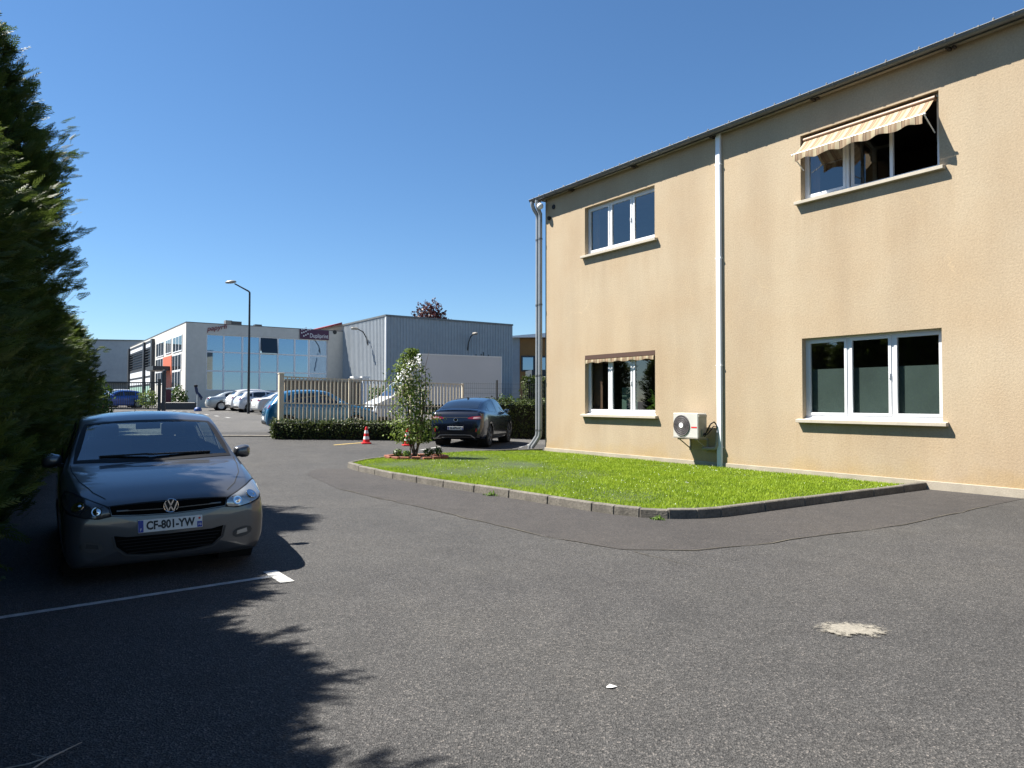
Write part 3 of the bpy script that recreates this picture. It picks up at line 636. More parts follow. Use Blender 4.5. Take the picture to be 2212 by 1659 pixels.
# ---- awnings
def fabric(name, k):
    m = bpy.data.materials.new(name); m.use_nodes = True; nt = m.node_tree; b = nt.nodes['Principled BSDF']; b.inputs['Roughness'].default_value = .85
    tc = nt.nodes.new('ShaderNodeTexCoord'); sp = nt.nodes.new('ShaderNodeSeparateXYZ'); nt.links.new(tc.outputs['Object'], sp.inputs[0])
    mu = nt.nodes.new('ShaderNodeMath'); mu.operation = 'MULTIPLY'; mu.inputs[1].default_value = k; nt.links.new(sp.outputs['X'], mu.inputs[0])
    fr = nt.nodes.new('ShaderNodeMath'); fr.operation = 'FRACT'; nt.links.new(mu.outputs[0], fr.inputs[0])
    cr, tn, br = (0.42, 0.35, 0.225), (0.29, 0.20, 0.12), (0.12, 0.065, 0.04)
    r = ramp(nt, fr.outputs[0], [(0.0, cr), (.34, cr), (.36, br), (.40, br), (.42, tn), (.56, tn), (.58, br), (.61, br), (.63, (0.34, 0.255, .16)), (.80, (0.34, 0.255, .16)), (.82, tn), (1.0, tn)])
    r.color_ramp.interpolation = 'LINEAR'; nt.links.new(r.outputs[0], b.inputs['Base Color'])
    t = nt.nodes.new('ShaderNodeBsdfTranslucent'); nt.links.new(r.outputs[0], t.inputs['Color']); ms = nt.nodes.new('ShaderNodeMixShader'); ms.inputs[0].default_value = .12
    nt.links.new(b.outputs[0], ms.inputs[1]); nt.links.new(t.outputs[0], ms.inputs[2]); nt.links.new(ms.outputs[0], nt.nodes['Material Output'].inputs['Surface']); return m
M['fabric'] = fabric('striped_canvas', 4.2)
def awning(label, x0, x1, zt, y_out, z_out, zarm, val):
    a = empty('window_awning', WC, R(-55), label, 'awning')
    mb = MB(); mb.tube([(x0 + .02, .07, zt - .07), (x1 - .02, .07, zt - .07)], .055, 12); mb.build('roller', M['brown_metal'], a, smooth=50)
    n = 40
    if y_out:
        mb = MB(); vs = []
        for k in range(n + 1):
            x = x0 + .04 + (x1 - x0 - .08) * k / n
            for j in range(5):
                t = j / 4; vs.append((x, .05 - (y_out + .05) * t, zt - .09 + (z_out - zt + .09) * t - .03 * math.sin(math.pi * t)))
        mb.add(vs, [(k*5+j, (k+1)*5+j, (k+1)*5+j+1, k*5+j+1) for k in range(n) for j in range(4)]); mb.build('canopy', M['fabric'], a, smooth=60)
        mb = MB(); mb.tube([(x0 + .0, -y_out, z_out), (x1 - .0, -y_out, z_out)], .016, 8); mb.build('front_bar', M['white_metal'], a)
        for x in (x0 + .025, x1 - .025):
            mb = MB(); mb.tube([(x, -y_out, z_out - .012), (x, .03, zarm)], .011, 8); mb.build('arm', M['white_metal'], a)
    yv, zv = (-y_out - .018, z_out) if y_out else (-.01, zt - .12)
    mb = MB(); vs = []; n = 96
    for k in range(n + 1):
        t = k / n; x = x0 + .045 + (x1 - x0 - .09) * t; sc = .5 + .5 * math.cos(t * 2 * math.pi * 5)
        yy = yv - .010 * math.sin(t * 2 * math.pi * 9 + 1); vs += [(x, yv, zv), (x, yy - .004, zv - val * .55), (x, yy, zv - val * (.72 + .28 * sc))]
    mb.add(vs, [(3*k+j, 3*k+3+j, 3*k+4+j, 3*k+1+j) for k in range(n) for j in range(2)]); mb.build('valance', M['fabric'], a, smooth=70)
    return a
awning('striped beige awning folded out over the open upper window', S3 + .03, S4 - .06, Z4 - .03, .36, 6.67, 6.42, .17)
a2 = awning('rolled up striped awning with scalloped valance over a ground floor window', S1, S2, Z2 - .01, 0, 0, 0, .105)
mb = MB(); mb.box((S1 + .01, -.005, Z2 - .115), (S2 - .01, .12, Z2 - .006)); mb.build('cassette', mat('brown_cassette', (0.075, 0.038, 0.024), .6), a2)

# ---- air conditioner
ac = empty('air_conditioner', WC, R(-55), 'white wall mounted air conditioner unit with round fan grille', 'air conditioner')
ax0, ax1, ay0, ay1, az0, az1 = 5.62, 6.38, -.46, -.16, .72, 1.30
M['ac'] = mat('ac_casing', (0.50, 0.49, 0.455), .45, vary=(4, .05)); M['ac_grille'] = mat('ac_grille', (0.085, 0.075, 0.08), .5); M['ac_side'] = mat('ac_side', (0.27, 0.25, 0.205), .6, vary=(5, .15))
mb = MB(); mb.box((ax0, ay0, az0), (ax1, ay1, az1)); mb.build('casing', M['ac'], ac, bevel=.012)
mb = MB(); fc = (ax0 + .27, ay0 - .004, (az0 + az1) / 2); mb.tube([(fc[0], ay0 - .003, fc[2]), (fc[0], ay0 - .012, fc[2])], .245, 40); gr = mb.build('fan_grille', M['ac_grille'], ac)
M['ac_wire'] = mat('ac_wire', (0.17, 0.155, 0.16), .5)
mb = MB()
for k in range(36):
    t = 2 * math.pi * k / 36; mb.bar((fc[0] + .06 * math.cos(t), ay0 - .018, fc[2] + .06 * math.sin(t)), (fc[0] + .24 * math.cos(t + .25), ay0 - .018, fc[2] + .24 * math.sin(t + .25)), .005, .005, (0, 1, 0))
for r in (.10, .145, .19, .24):
    mb.tube([(fc[0] + r * math.cos(t), ay0 - .02, fc[2] + r * math.sin(t)) for t in [2 * math.pi * j / 32 for j in range(33)]], .004, 4, False)
mb.build('grille_wires', M['ac_wire'], gr)
mb = MB(); mb.tube([(fc[0], ay0 - .012, fc[2]), (fc[0], ay0 - .028, fc[2])], .062, 20); mb.build('fan_hub', M['white'], ac)
mb = MB(); mb.box((ax1 - .20, ay0 - .004, .955), (ax1 - .03, ay0 - .0005, .985)); mb.build('red_badge', M['red'], ac)
mb = MB(); mb.box((ax1 + .0005, ay0 + .015, az0 + .02), (ax1 + .012, ay1 - .01, az1 - .04)); mb.box((ax1 + .001, ay0 + .01, az1 - .09), (ax1 + .03, ay1 - .02, az1 - .035)); mb.box((ax1 + .0007, ay0 + .1, az0 + .04), (ax1 + .05, ay1 - .03, az0 + .2)); mb.build('side_cover', M['ac_side'], ac)
mb = MB()
mb.tube([(ax1 + .02, -.30, .88), (ax1 + .07, -.30, .80), (ax1 + .12, -.28, .90), (ax1 + .15, -.2, 1.05), (ax1 + .19, -.12, 1.10), (ax1 + .22, -.06, 1.02), (ax1 + .22, -.05, .72), (ax1 + .19, -.06, .55)], .019, 8)
mb.tube([(ax1 + .02, -.34, .86), (ax1 + .08, -.33, .76), (ax1 + .16, -.26, .86), (ax1 + .2, -.16, 1.0), (ax1 + .27, -.06, .98), (ax1 + .27, -.05, .6)], .014, 8); mb.build('refrigerant_pipes', M['black'], ac, smooth=60)
mb = MB(); mb.tube([(ax1 - .15, -.12, .47), (ax1 + .1, -.10, .47), (ax1 + .2, -.09, .49), (ax1 + .235, -.08, .56), (ax1 + .24, -.07, .86)], .042, 10); mb.build('conduit', M['ac_side'], ac, smooth=60)
mb = MB()
for x in (ax0 + .12, ax1 - .12):
    mb.box((x, ay0 + .02, az0 - .05), (x + .04, -.003, az0 - .012)); mb.box((x, -.03, az0 - .32), (x + .04, -.0035, az0 - .05)); mb.bar((x + .02, ay0 + .08, az0 - .05), (x + .02, -.02, az0 - .27), .02, .02)
mb.box((ax0 - .03, ay0 - .02, az0 - .012), (ax1 + .01, ay1 + .02, az0 - .002)); mb.build('bracket', mat('bracket_grey', (.3, .28, .24), .5), ac)

# ------------------------------------------------------------------ cars
def pchip(xs, ys, q):
    xs = np.asarray(xs, float); ys = np.asarray(ys, float); h = np.diff(xs); d = np.diff(ys) / h; m = np.zeros_like(ys)
    m[0], m[-1] = d[0], d[-1]
    for i in range(1, len(xs) - 1):
        if d[i-1] * d[i] > 0: w1, w2 = 2*h[i] + h[i-1], h[i] + 2*h[i-1]; m[i] = (w1 + w2) / (w1 / d[i-1] + w2 / d[i])
    k = np.clip(np.searchsorted(xs, q) - 1, 0, len(h) - 1); t = (q - xs[k]) / h[k]
    return (2*t**3 - 3*t**2 + 1)*ys[k] + (t**3 - 2*t**2 + t)*h[k]*m[k] + (-2*t**3 + 3*t**2)*ys[k+1] + (t**3 - t**2)*h[k]*m[k+1]

def chaikin(p, n):
    p = [Vector(q) for q in p]
    for _ in range(n):
        o = []
        for i in range(len(p)):
            a, b = p[i], p[(i+1) % len(p)]; o += [a.lerp(b, .25), a.lerp(b, .75)]
        p = o
    return [tuple(q) for q in p]

class Car:
    def __init__(s, name, label, spec, loc, rz, paint, group=None, cut=False, du=.035, nv=12, roll=0.0):
        s.sp = spec; s.name = name; L = spec['st'][-1][0]; s.L = L
        s.e = empty(name, loc, rz, label, 'car', group); s.e.rotation_euler = (0, roll, rz); s.e.rotation_mode = 'XYZ'
        s.mat = paint
        st = np.array(spec['st'], float); us = []
        for a, b in zip(st[:-1, 0], st[1:, 0]): us += list(np.linspace(a, b, max(2, int((b - a) / du) + 1))[:-1])
        us = np.array(us + [L]); cols = [pchip(st[:, 0], st[:, k], us) for k in range(1, st.shape[1])]
        w, zb, zt, sh, wr, ze = cols; n = len(us)
        half = np.zeros((n, 11, 2))
        hgt = sh - zb
        half[:, 0] = np.stack([0*w, zb], 1); half[:, 1] = np.stack([.7*w, zb], 1); half[:, 2] = np.stack([.93*w, zb + .015], 1); half[:, 3] = np.stack([.995*w, zb + .22*hgt], 1)
        half[:, 4] = np.stack([1.015*w, zb + .55*hgt], 1); half[:, 5] = np.stack([w, sh - .07*hgt], 1); ws = np.minimum(w * .96, w - .02); half[:, 6] = np.stack([ws, sh + .0], 1)
        half[:, 7] = np.stack([(ws + wr)/2 + .014, (sh + ze)/2], 1); half[:, 8] = np.stack([wr, ze], 1); half[:, 9] = np.stack([wr*.6, ze + (zt - ze)*.72], 1); half[:, 10] = np.stack([0*w, zt], 1)
        # densify: cubic b-spline over the closed ring, with doubled shoulder and roof edge points for tighter corners
        idx = [0, 1, 2, 2, 3, 4, 5, 6, 6, 7, 8, 8, 9, 10]
        ringx = np.concatenate([half[:, idx, 0], -half[:, idx[-2:0:-1], 0]], 1); ringz = np.concatenate([half[:, idx, 1], half[:, idx[-2:0:-1], 1]], 1)
        m = ringx.shape[1]; sub = max(2, nv // 4); T = np.linspace(0, 1, sub, endpoint=False)
        X = []; Z = []
        for i in range(m):
            p = [(i - 1) % m, i, (i + 1) % m, (i + 2) % m]
            for t in T:
                bb = [(1 - t)**3/6, (3*t**3 - 6*t**2 + 4)/6, (-3*t**3 + 3*t**2 + 3*t + 1)/6, t**3/6]
                X.append(sum(b*ringx[:, q] for b, q in zip(bb, p))); Z.append(sum(b*ringz[:, q] for b, q in zip(bb, p)))
        X = np.array(X).T; Z = np.array(Z).T; k = X.shape[1]; Yg = np.repeat(us[:, None], k, 1)
        V = np.stack([X, Yg, Z], 2).reshape(-1, 3)
        i, j = np.meshgrid(np.arange(n - 1), np.arange(k), indexing='ij'); j2 = (j + 1) % k
        F = np.stack([i*k + j, (i+1)*k + j, (i+1)*k + j2, i*k + j2], 2).reshape(-1, 4)
        cf = np.array([[0, 0, 0]]); Vc = np.concatenate([V, [[0, us[0], (zb[0] + zt[0])/2]], [[0, us[-1], (zb[-1] + zt[-1])/2]]])
        caps = [(a, (a + 1) % k, len(V)) for a in range(k)] + [((n-1)*k + (a + 1) % k, (n-1)*k + a, len(V) + 1) for a in range(k)]
        s.V, s.F, s.caps = Vc, F, caps
        s.bvh = BVHTree.FromPolygons([tuple(v) for v in Vc], [tuple(f) for f in F] + caps)
        s.cut = cut; s.holes = []; s.wy = spec['wheels']; s.r = spec['r']; s.hw = spec['hw']
    def cast(s, view, a, b):
        o, d = {'front': ((a, -3, b), (0, 1, 0)), 'rear': ((a, s.L + 3, b), (0, -1, 0)), 'left': ((4, a, b), (-1, 0, 0)), 'right': ((-4, a, b), (1, 0, 0)), 'top': ((a, b, 6), (0, 0, -1))}[view]
        h = s.bvh.ray_cast(Vector(o), Vector(d))
        if h[0] is None:
            c = {'front': (a, .3, b), 'rear': (a, s.L - .3, b), 'left': (.8, a, b), 'right': (-.8, a, b), 'top': (a, b, 1)}[view]; h = s.bvh.find_nearest(Vector(c))
        n = h[1]
        if n.dot(Vector(d)) > 0: n = -n
        return h[0], n
    def patch(s, name, poly, view, mt, eps=.005, res=.07, smooth=0, parent=None, hole=None, wrap=None):
        if smooth: poly = chaikin(poly, smooth)
        bm = bmesh.new()
        if hole is None:
            bm.faces.new([bm.verts.new((p[0], p[1], 0)) for p in poly])
        else:
            if smooth: hole = chaikin(hole, smooth)
            a = [bm.verts.new((p[0], p[1], 0)) for p in poly]; b = [bm.verts.new((p[0], p[1], 0)) for p in hole]; n = len(a)
            for i in range(n): bm.faces.new((a[i], a[(i+1) % n], b[(i+1) % n], b[i]))
        bmesh.ops.triangulate(bm, faces=bm.faces)
        for _ in range(5):
            ed = [e for e in bm.edges if e.calc_length() > res]
            if not ed: break
            bmesh.ops.subdivide_edges(bm, edges=ed, cuts=1); bmesh.ops.triangulate(bm, faces=[f for f in bm.faces if len(f.verts) > 3])
        for v in bm.verts:
            p, n = s.cast(view, v.co.x, v.co.y); v.co = p + n * eps
        bmesh.ops.recalc_face_normals(bm, faces=bm.faces)
        me = bpy.data.meshes.new(name); bm.to_mesh(me); bm.free()
        # make normals face outwards
        if len(me.polygons):
            outw = Vector({'front': (0, -1, 0), 'rear': (0, 1, 0), 'left': (1, 0, 0), 'right': (-1, 0, 0), 'top': (0, 0, 1)}[view])
            if sum(p.normal.dot(outw) * p.area for p in me.polygons) < 0: me.flip_normals()
        smoothmesh(me, 50); return link(name, me, mt, parent or s.e)
    def both(s, name, poly, mt, **k):
        return [s.patch(name, poly, v, mt, **k) for v in ('left', 'right')]
    def mir(s, name, poly, view, mt, **k):
        return [s.patch(name, poly, view, mt, **k), s.patch(name, [(-p[0], p[1]) for p in poly], view, mt, **k)]
    def hole(s, poly, view, smooth=0): s.holes.append((np.array(chaikin(poly, smooth) if smooth else poly), view))
    def body(s, arches=True):
        C = s.V[s.F].mean(1); keep = np.ones(len(C), bool)
        for poly, view in s.holes:
            if view == 'top': ins = in_poly(C[:, 0], C[:, 1], poly[:, :2]) & (C[:, 2] > .85)
            elif view == 'rear': ins = in_poly(C[:, 0], C[:, 2], poly[:, :2]) & (C[:, 1] > s.L * .75)
            else: ins = in_poly(C[:, 1], C[:, 2], poly[:, :2])
            keep &= ~ins
        if arches:
            for y in s.wy: keep &= ~((((C[:, 1] - y)**2 + (C[:, 2] - s.r)**2) < (s.r + .055)**2) & (abs(C[:, 0]) > s.hw - .30) & (C[:, 2] < s.r*2 + .2))
        F = [tuple(f) for f in s.F[keep]] + s.caps
        me = bpy.data.meshes.new('body'); me.from_pydata([tuple(v) for v in s.V], [], F); me.update()
        bm = bmesh.new(); bm.from_mesh(me); bmesh.ops.recalc_face_normals(bm, faces=bm.faces); bm.to_mesh(me); bm.free()
        smoothmesh(me, 40); s.bo = link('body', me, s.mat, s.e)
        for y in s.wy:
            for sx, vw in ((1, 'left'), (-1, 'right')):
                A = [math.pi * (-.08 + 1.16 * k / 22) for k in range(23)]
                o = [(y + (s.r + .085) * math.cos(t), s.r + (s.r + .085) * math.sin(t)) for t in A]; i_ = [(y + (s.r + .028) * math.cos(t), s.r + (s.r + .028) * math.sin(t)) for t in A]
                bm = bmesh.new(); va = []; vb = []
                for p, q in zip(o, i_):
                    a, n = s.cast(vw, *p); b, n2 = s.cast(vw, *q); va.append(bm.verts.new(a + n*.006)); vb.append(bm.verts.new(Vector((a.x * .985, q[0], q[1]))))
                for k in range(22): bm.faces.new((va[k], va[k+1], vb[k+1], vb[k]))
                me = bpy.data.meshes.new('wheel_arch'); bm.to_mesh(me); bm.free(); smoothmesh(me, 60); link('wheel_arch', me, s.sp.get('archmat') or s.mat, s.e)
        for y in s.wy:
            for sx in (1, -1): mb = MB(); mb.lathe([(s.r + .07, sx * (s.hw - .02)), (s.r + .07, sx * (s.hw - .34)), (.01, sx * (s.hw - .34))], 20, 'x', (0, y, s.r)); mb.build('arch_liner', M['under'], s.e)
        return s.bo
    def wheels(s, rimmat='rim', spokes=5, tw=.20):
        for y in s.wy:
            for sx in (1, -1):
                w = empty('wheel', (sx * (s.hw - .015), y, s.r), 0); w.parent = s.e
                if sx < 0: w.rotation_euler = (0, 0, math.pi)
                key = (round(s.r, 3), rimmat, spokes)
                if key not in WH: WH[key] = wheel_meshes(s.r, spokes, tw)
                link('tyre', WH[key][0], M['rubber'], w); me = WH[key][1]
                link('rim', me, M[rimmat], w)
    def mirror(s, y, z, x, mt=None, sz=(.17, .11, .13)):
        for sx in (1, -1):
            bm = bmesh.new(); bmesh.ops.create_uvsphere(bm, u_segments=20, v_segments=12, radius=1)
            for v in bm.verts:
                q = [math.copysign(abs(t) ** .55, t) for t in v.co]
                if q[1] < 0: q[0] *= 1 + .22 * q[1]; q[2] *= 1 + .25 * q[1]
                if q[0] * sx < 0: q[2] *= .82
                v.co = Vector((q[0] * sz[0] * .56 + sx * x, q[1] * sz[1] * .56 + y, q[2] * sz[2] * .56 + z))
            me = bpy.data.meshes.new('side_mirror'); bm.to_mesh(me); bm.free(); smoothmesh(me, 60); mi = link('side_mirror', me, mt or s.mat, s.e)
            mb = MB(); mb.bar((sx * (x - sz[0]*.3), y + .01, z - sz[2]*.32), (sx * (s.hw - .09), y + .0, z - sz[2]*.5 - .01), .06, .035); mb.build('mirror_foot', M['black'], mi)
            mb = MB(); mb.box((sx * x - sz[0]*.4, y + sz[1]*.5, z - sz[2]*.36), (sx * x + sz[0]*.4, y + sz[1]*.53, z + sz[2]*.36)); mb.build('mirror_glass', M['chrome'], mi)
WH = {}
def wheel_meshes(r, spokes, tw):
    mb = MB(); ri = r * .68
    mb.lathe([(ri, -.0), (ri + .012, .002), (r - .03, .004), (r - .006, -.012), (r, -.04), (r, -tw + .04), (r - .006, -tw + .012), (ri, -tw)], 36, 'x')
    a = mb.build('tyre', None); ty = a.data; smoothmesh(ty, 45); bpy.data.objects.remove(a)
    mb = MB(); mb.lathe([(ri, -.004), (ri - .012, .0), (ri - .025, -.012), (ri - .03, -.08), (.001, -.09)], 36, 'x'); mb.lathe([(.001, -.01), (.05, -.014), (.06, -.03), (.06, -.08)], 20, 'x')
    for k in range(spokes):
        t = 2 * math.pi * k / spokes; c, s_ = math.cos(t), math.sin(t)
        for dt in (-.13, .13):
            c2, s2 = math.cos(t + dt), math.sin(t + dt); mb.bar((-.02, .05 * c, .05 * s_), (-.012, (ri - .02) * c2, (ri - .02) * s2), .05, .03, (1, 0, 0))
    a = mb.build('rim', None); rm = a.data; smoothmesh(rm, 40); bpy.data.objects.remove(a); return ty, rm

def plate(car, view, x, z, txt, dep, yo=.012, tilt=0.0, w=.52, h=.11, reg=True, y0=None):
    """number plate: board, blue end bands, characters"""
    p, n = car.cast(view, x, z)
    e = empty('licence_plate'); e.parent = car.e
    yy = min(car.cast(view, x + k, z + j)[0].y for k in (-.2, 0, .2) for j in (-.04, .04)) - yo if view == 'front' else max(car.cast(view, x + k, z + j)[0].y for k in (-.2, 0, .2) for j in (-.04, .04)) + yo
    # the plate's own mesh is the board; an empty would not be a mesh part
    bpy.data.objects.remove(e)
    mb = MB(); mb.box((-w/2, -.005, -h/2), (w/2, .005, h/2)); bd = mb.build('licence_plate', M['plate'], car.e, bevel=.002)
    bd.location = (x, yy, z); bd.rotation_euler = (R(tilt), 0, 0 if view == 'front' else math.pi)
    mb = MB(); mb.box((-w/2 + .003, -.0065, -h/2 + .004), (-w/2 + .044, -.0052, h/2 - .004)); mb.build('euro_band', M['plate_blue'], bd)
    mb = MB(); mb.box((w/2 - .044, -.0065, -h/2 + .004), (w/2 - .003, -.0052, 0.0)); mb.build('region_band', M['plate_blue'], bd)
    mb = MB(); mb.tube([(w/2 - .024, -.0052, .028), (w/2 - .024, -.0066, .028)], .011, 10); mb.build('region_mark', M['reflector'], bd)
    RX = Matrix.Translation((0, -.0062, -.001)) @ Matrix.Rotation(R(90), 4, 'X')
    if txt: text_mesh('plate_lettering', txt, .098, M['ink'], bd, RX, sx=.80, bold=.0036)
    if dep: text_mesh('region_lettering', dep, .03, M['plate'], bd, Matrix.Translation((w/2 - .0235, -.0068, -.028)) @ Matrix.Rotation(R(90), 4, 'X'))
    text_mesh('country_lettering', 'F', .035, M['plate'], bd, Matrix.Translation((-w/2 + .0235, -.0068, -.03)) @ Matrix.Rotation(R(90), 4, 'X'))
    return bd

def emblem(car, x, y, z, r, face=1):
    """round badge: ring, an upright V over a W; face=-1 turns it to the rear"""
    mb = MB(); rot = Matrix.Identity(4) if face > 0 else Matrix.Rotation(math.pi, 4, 'Z'); mb.m = Matrix.Translation((x, y, z)) @ rot
    mb.tube([(0, 0, 0), (0, -.008, 0)], r, 28); bk = mb.build('emblem', M['black'], car.e)
    mb = MB(); mb.m = Matrix.Translation((x, y, z)) @ rot
    mb.tube([(r * .94 * math.cos(t), -.010, r * .94 * math.sin(t)) for t in [2*math.pi*k/32 for k in range(33)]], r * .075, 6, False)
    for pts in ([(-.36, .80), (0, .02), (.36, .80)], [(-.80, .42), (-.36, -.78), (0, -.12), (.36, -.78), (.80, .42)]):
        for a, b in zip(pts[:-1], pts[1:]): mb.bar((a[0]*r, -.011, a[1]*r), (b[0]*r, -.011, b[1]*r), r * .02 + .003, r * .15, (0, 1, 0)) if False else mb.bar((a[0]*r, -.011, a[1]*r), (b[0]*r, -.011, b[1]*r), r*.16, .006, (0, 1, 0))
    mb.build('emblem_mark', M['chrome'], bk)

SP_HATCH = dict(hw=.83, r=.305, wheels=(.80, 3.27), st=[
    # y      w     zb    zt     sh    wr    ze
    (0.000, .67, .205, .640, .560, .54, .630), (0.02, .735, .175, .685, .600, .60, .675), (0.06, .785, .160, .715, .640, .64, .705),
    (0.13, .812, .155, .752, .680, .66, .738), (0.30, .825, .16, .822, .745, .70, .803), (0.55, .838, .165, .885, .815, .73, .862), (0.85, .843, .17, .940, .872, .755, .915),
    (1.00, .845, .175, .965, .900, .765, .940), (1.10, .845, .175, 1.02, .912, .755, .985), (1.40, .845, .175, 1.205, .925, .705, 1.16), (1.70, .845, .175, 1.372, .935, .66, 1.318),
    (1.95, .845, .175, 1.437, .945, .645, 1.380), (2.35, .845, .175, 1.462, .955, .638, 1.404), (2.85, .845, .175, 1.452, .970, .63, 1.396), (3.30, .84, .18, 1.40, .985, .615, 1.342),
    (3.52, .832, .19, 1.31, .995, .61, 1.252), (3.74, .81, .21, 1.08, .985, .63, 1.04), (3.86, .78, .24, .93, .88, .65, .915), (3.93, .73, .28, .80, .74, .62, .785), (3.97, .62, .34, .66, .60, .52, .65)])

# ---- the grey hatchback in the foreground
M['polo'] = paint('grey_metallic_paint', (0.085, 0.088, 0.095), .55, .34)
c = Car('grey_hatchback', 'dark grey hatchback parked half in the hedge shadow, facing the camera', SP_HATCH, (-3.02, 6.40, -.01), .565, M['polo'], cut=True, du=.022, nv=20, roll=-.018)
ws = [(-.705, 1.10), (-.35, 1.055), (0, 1.04), (.35, 1.055), (.705, 1.10), (.675, 1.30), (.637, 1.50), (.592, 1.70), (.3, 1.685), (0, 1.675), (-.3, 1.685), (-.592, 1.70), (-.637, 1.50), (-.675, 1.30)]
def grow(poly, d):
    c0 = Vector((sum(p[0] for p in poly) / len(poly), sum(p[1] for p in poly) / len(poly), 0)); out = []
    n = len(poly)
    for i in range(n):
        a, p, b = Vector((*poly[i-1], 0)), Vector((*poly[i], 0)), Vector((*poly[(i+1) % n], 0)); t = (b - a).normalized(); nn = Vector((t.y, -t.x, 0))
        if nn.dot(p - c0) < 0: nn = -nn
        q = p + nn * d; out.append((q.x, q.y))
    return out
side1 = [(1.36, .965), (1.62, 1.13), (1.90, 1.285), (2.16, 1.325), (2.17, .985)]
side2 = [(2.26, .99), (2.25, 1.328), (2.75, 1.322), (3.02, 1.29), (3.05, 1.02)]
side3 = [(3.12, 1.03), (3.10, 1.275), (3.27, 1.225), (3.34, 1.06)]
rw = [(-.50, 1.08), (-.46, 1.30), (.46, 1.30), (.50, 1.08)]
for p_, v_ in ((ws, 'top'),): c.hole(grow(p_, -.012), v_)
for p_ in (side1, side2, side3): c.hole(grow(p_, -.01), 'left')
c.hole(rw, 'rear'); c.body()
c.patch('windscreen', ws, 'top', M['screen_glass'], .003, .09); c.patch('windscreen_seal', grow(ws, .022), 'top', M['black'], .004, .06, hole=grow(ws, -.03))
c.patch('rear_window', grow(rw, .01), 'rear', M['screen_glass'], .003, .1)
c.patch('rear_window_seal', grow(rw, .02), 'rear', M['black'], .004, .06, hole=grow(rw, -.03))
for p_ in (side1, side2, side3):
    c.both('side_window', p_, M['screen_glass'], eps=.003, res=.1)
    for v_ in ('left', 'right'): c.patch('window_seal', grow(p_, .018), v_, M['black'], .004, .06, hole=grow(p_, -.025))
# face of the car
hl = [(.465, .598), (.480, .664), (.575, .705), (.66, .742), (.735, .775), (.785, .785), (.805, .745), (.805, .69), (.76, .635), (.66, .602), (.55, .586)]
for sx in (1, -1):
    pl = [(sx * p[0], p[1]) for p in hl]
    h_ = c.patch('headlight', pl, 'front', M['lamp_shaded'] if sx < 0 else M['lamp_glass'], .008, .03, 1)
    c.patch('headlight_bezel', grow(pl, .010), 'front', M['black'], .006, .03, parent=h_, hole=grow(pl, -.012))
    for (x, z, r) in ((.70, .680, .050), (.565, .640, .040)):
        p, n = c.cast('front', sx * x, z); mb = MB(); mb.m = Matrix.Translation(p + n * .010) @ n.to_track_quat('Z', 'Y').to_matrix().to_4x4()
        mb.lathe([(r, 0), (r * .98, .004), (r * .8, .003), (r * .55, .004), (r * .3, .009), (.001, .011)], 20); mb.build('lamp_bowl', M['chrome'], h_, smooth=60)
gp = [(-.455, .605), (-.25, .588), (0, .580), (.25, .588), (.455, .605), (.47, .672), (.25, .678), (0, .680), (-.25, .678), (-.47, .672)]
M['void'] = mat('grille_black', (.004, .004, .004), .9, spec=.05)
g_ = c.patch('grille', gp, 'front', M['void'], .007, .04)
c.patch('grille_bar', [(-.42, .630), (0, .619), (.42, .630), (.42, .638), (0, .627), (-.42, .638)], 'front', mat('dull_chrome', (.10, .10, .105), .35, .8), .012, .05, parent=g_)
c.patch('hood_edge', [(-.48, .674), (-.25, .682), (0, .685), (.25, .682), (.48, .674), (.48, .678), (.25, .688), (0, .691), (-.25, .688), (-.48, .678)], 'front', M['under'], .004, .04)
it = [(-.44, .425), (-.34, .405), (0, .40), (.34, .405), (.44, .425), (.42, .33), (.34, .262), (.2, .245), (0, .24), (-.2, .245), (-.34, .262), (-.42, .33)]
i_ = c.patch('lower_intake', it, 'front', M['void'], .006, .04)
M['trim'] = mat('grey_trim', (.05, .05, .052), .4, .5)
c.patch('intake_trim', [(-.45, .42), (-.43, .33), (-.35, .252), (-.2, .233), (0, .228), (.2, .233), (.35, .252), (.43, .33), (.45, .42), (.462, .42), (.443, .325), (.356, .243), (.2, .223), (0, .218), (-.2, .223), (-.356, .243), (-.443, .325), (-.462, .42)], 'front', M['trim'], .009, .04, parent=i_)
for k in range(5):
    z = .265 + k * .028; w_ = .33 + k * .022
    c.patch('intake_bar', [(-w_, z), (w_, z), (w_, z + .006), (-w_, z + .006)], 'front', M['black'], .011, .06, parent=i_)
for sx in (1, -1):
    f_ = c.patch('fog_lamp_recess', [(sx * p[0], p[1]) for p in [(.52, .305), (.53, .375), (.67, .405), (.70, .35), (.62, .30)]], 'front', M['trim'], .006, .04, 1)
    c.patch('fog_lamp', [(sx * p[0], p[1]) for p in [(.555, .328), (.56, .362), (.645, .382), (.65, .345)]], 'front', M['lamp_glass'] if sx > 0 else M['lamp_shaded'], .010, .03, 0, parent=f_)
plate(c, 'front', 0, .485, 'CF-801-YW', '78', .010, -4)
emblem(c, 0, c.cast('front', 0, .640)[0].y - .014, .648, .062)
for sx in (1, -1):
    c.patch('hood_seam', [(sx * p[0], p[1]) for p in [(.745, 1.06), (.735, .85), (.685, .50), (.59, .22), (.50, .10), (.492, .102), (.583, .223), (.678, .503), (.728, .85), (.738, 1.06)]], 'top', M['under'], .0025, .06)
    for y_ in (1.24, 2.21, 3.0): pass
for pl in ([(1.235, .30), (1.24, .90), (1.247, .90), (1.243, .30)], [(2.205, .26), (2.205, .97), (2.212, .97), (2.212, .26)], [(3.05, .62), (3.02, .98), (3.027, .98), (3.058, .62)]): c.both('door_seam', pl, M['under'], eps=.002, res=.08)
for y_ in (2.03, 2.87): c.both('door_handle', [(y_, .865), (y_ + .15, .872), (y_ + .15, .895), (y_, .888)], M['polo'], eps=.025, res=.05)
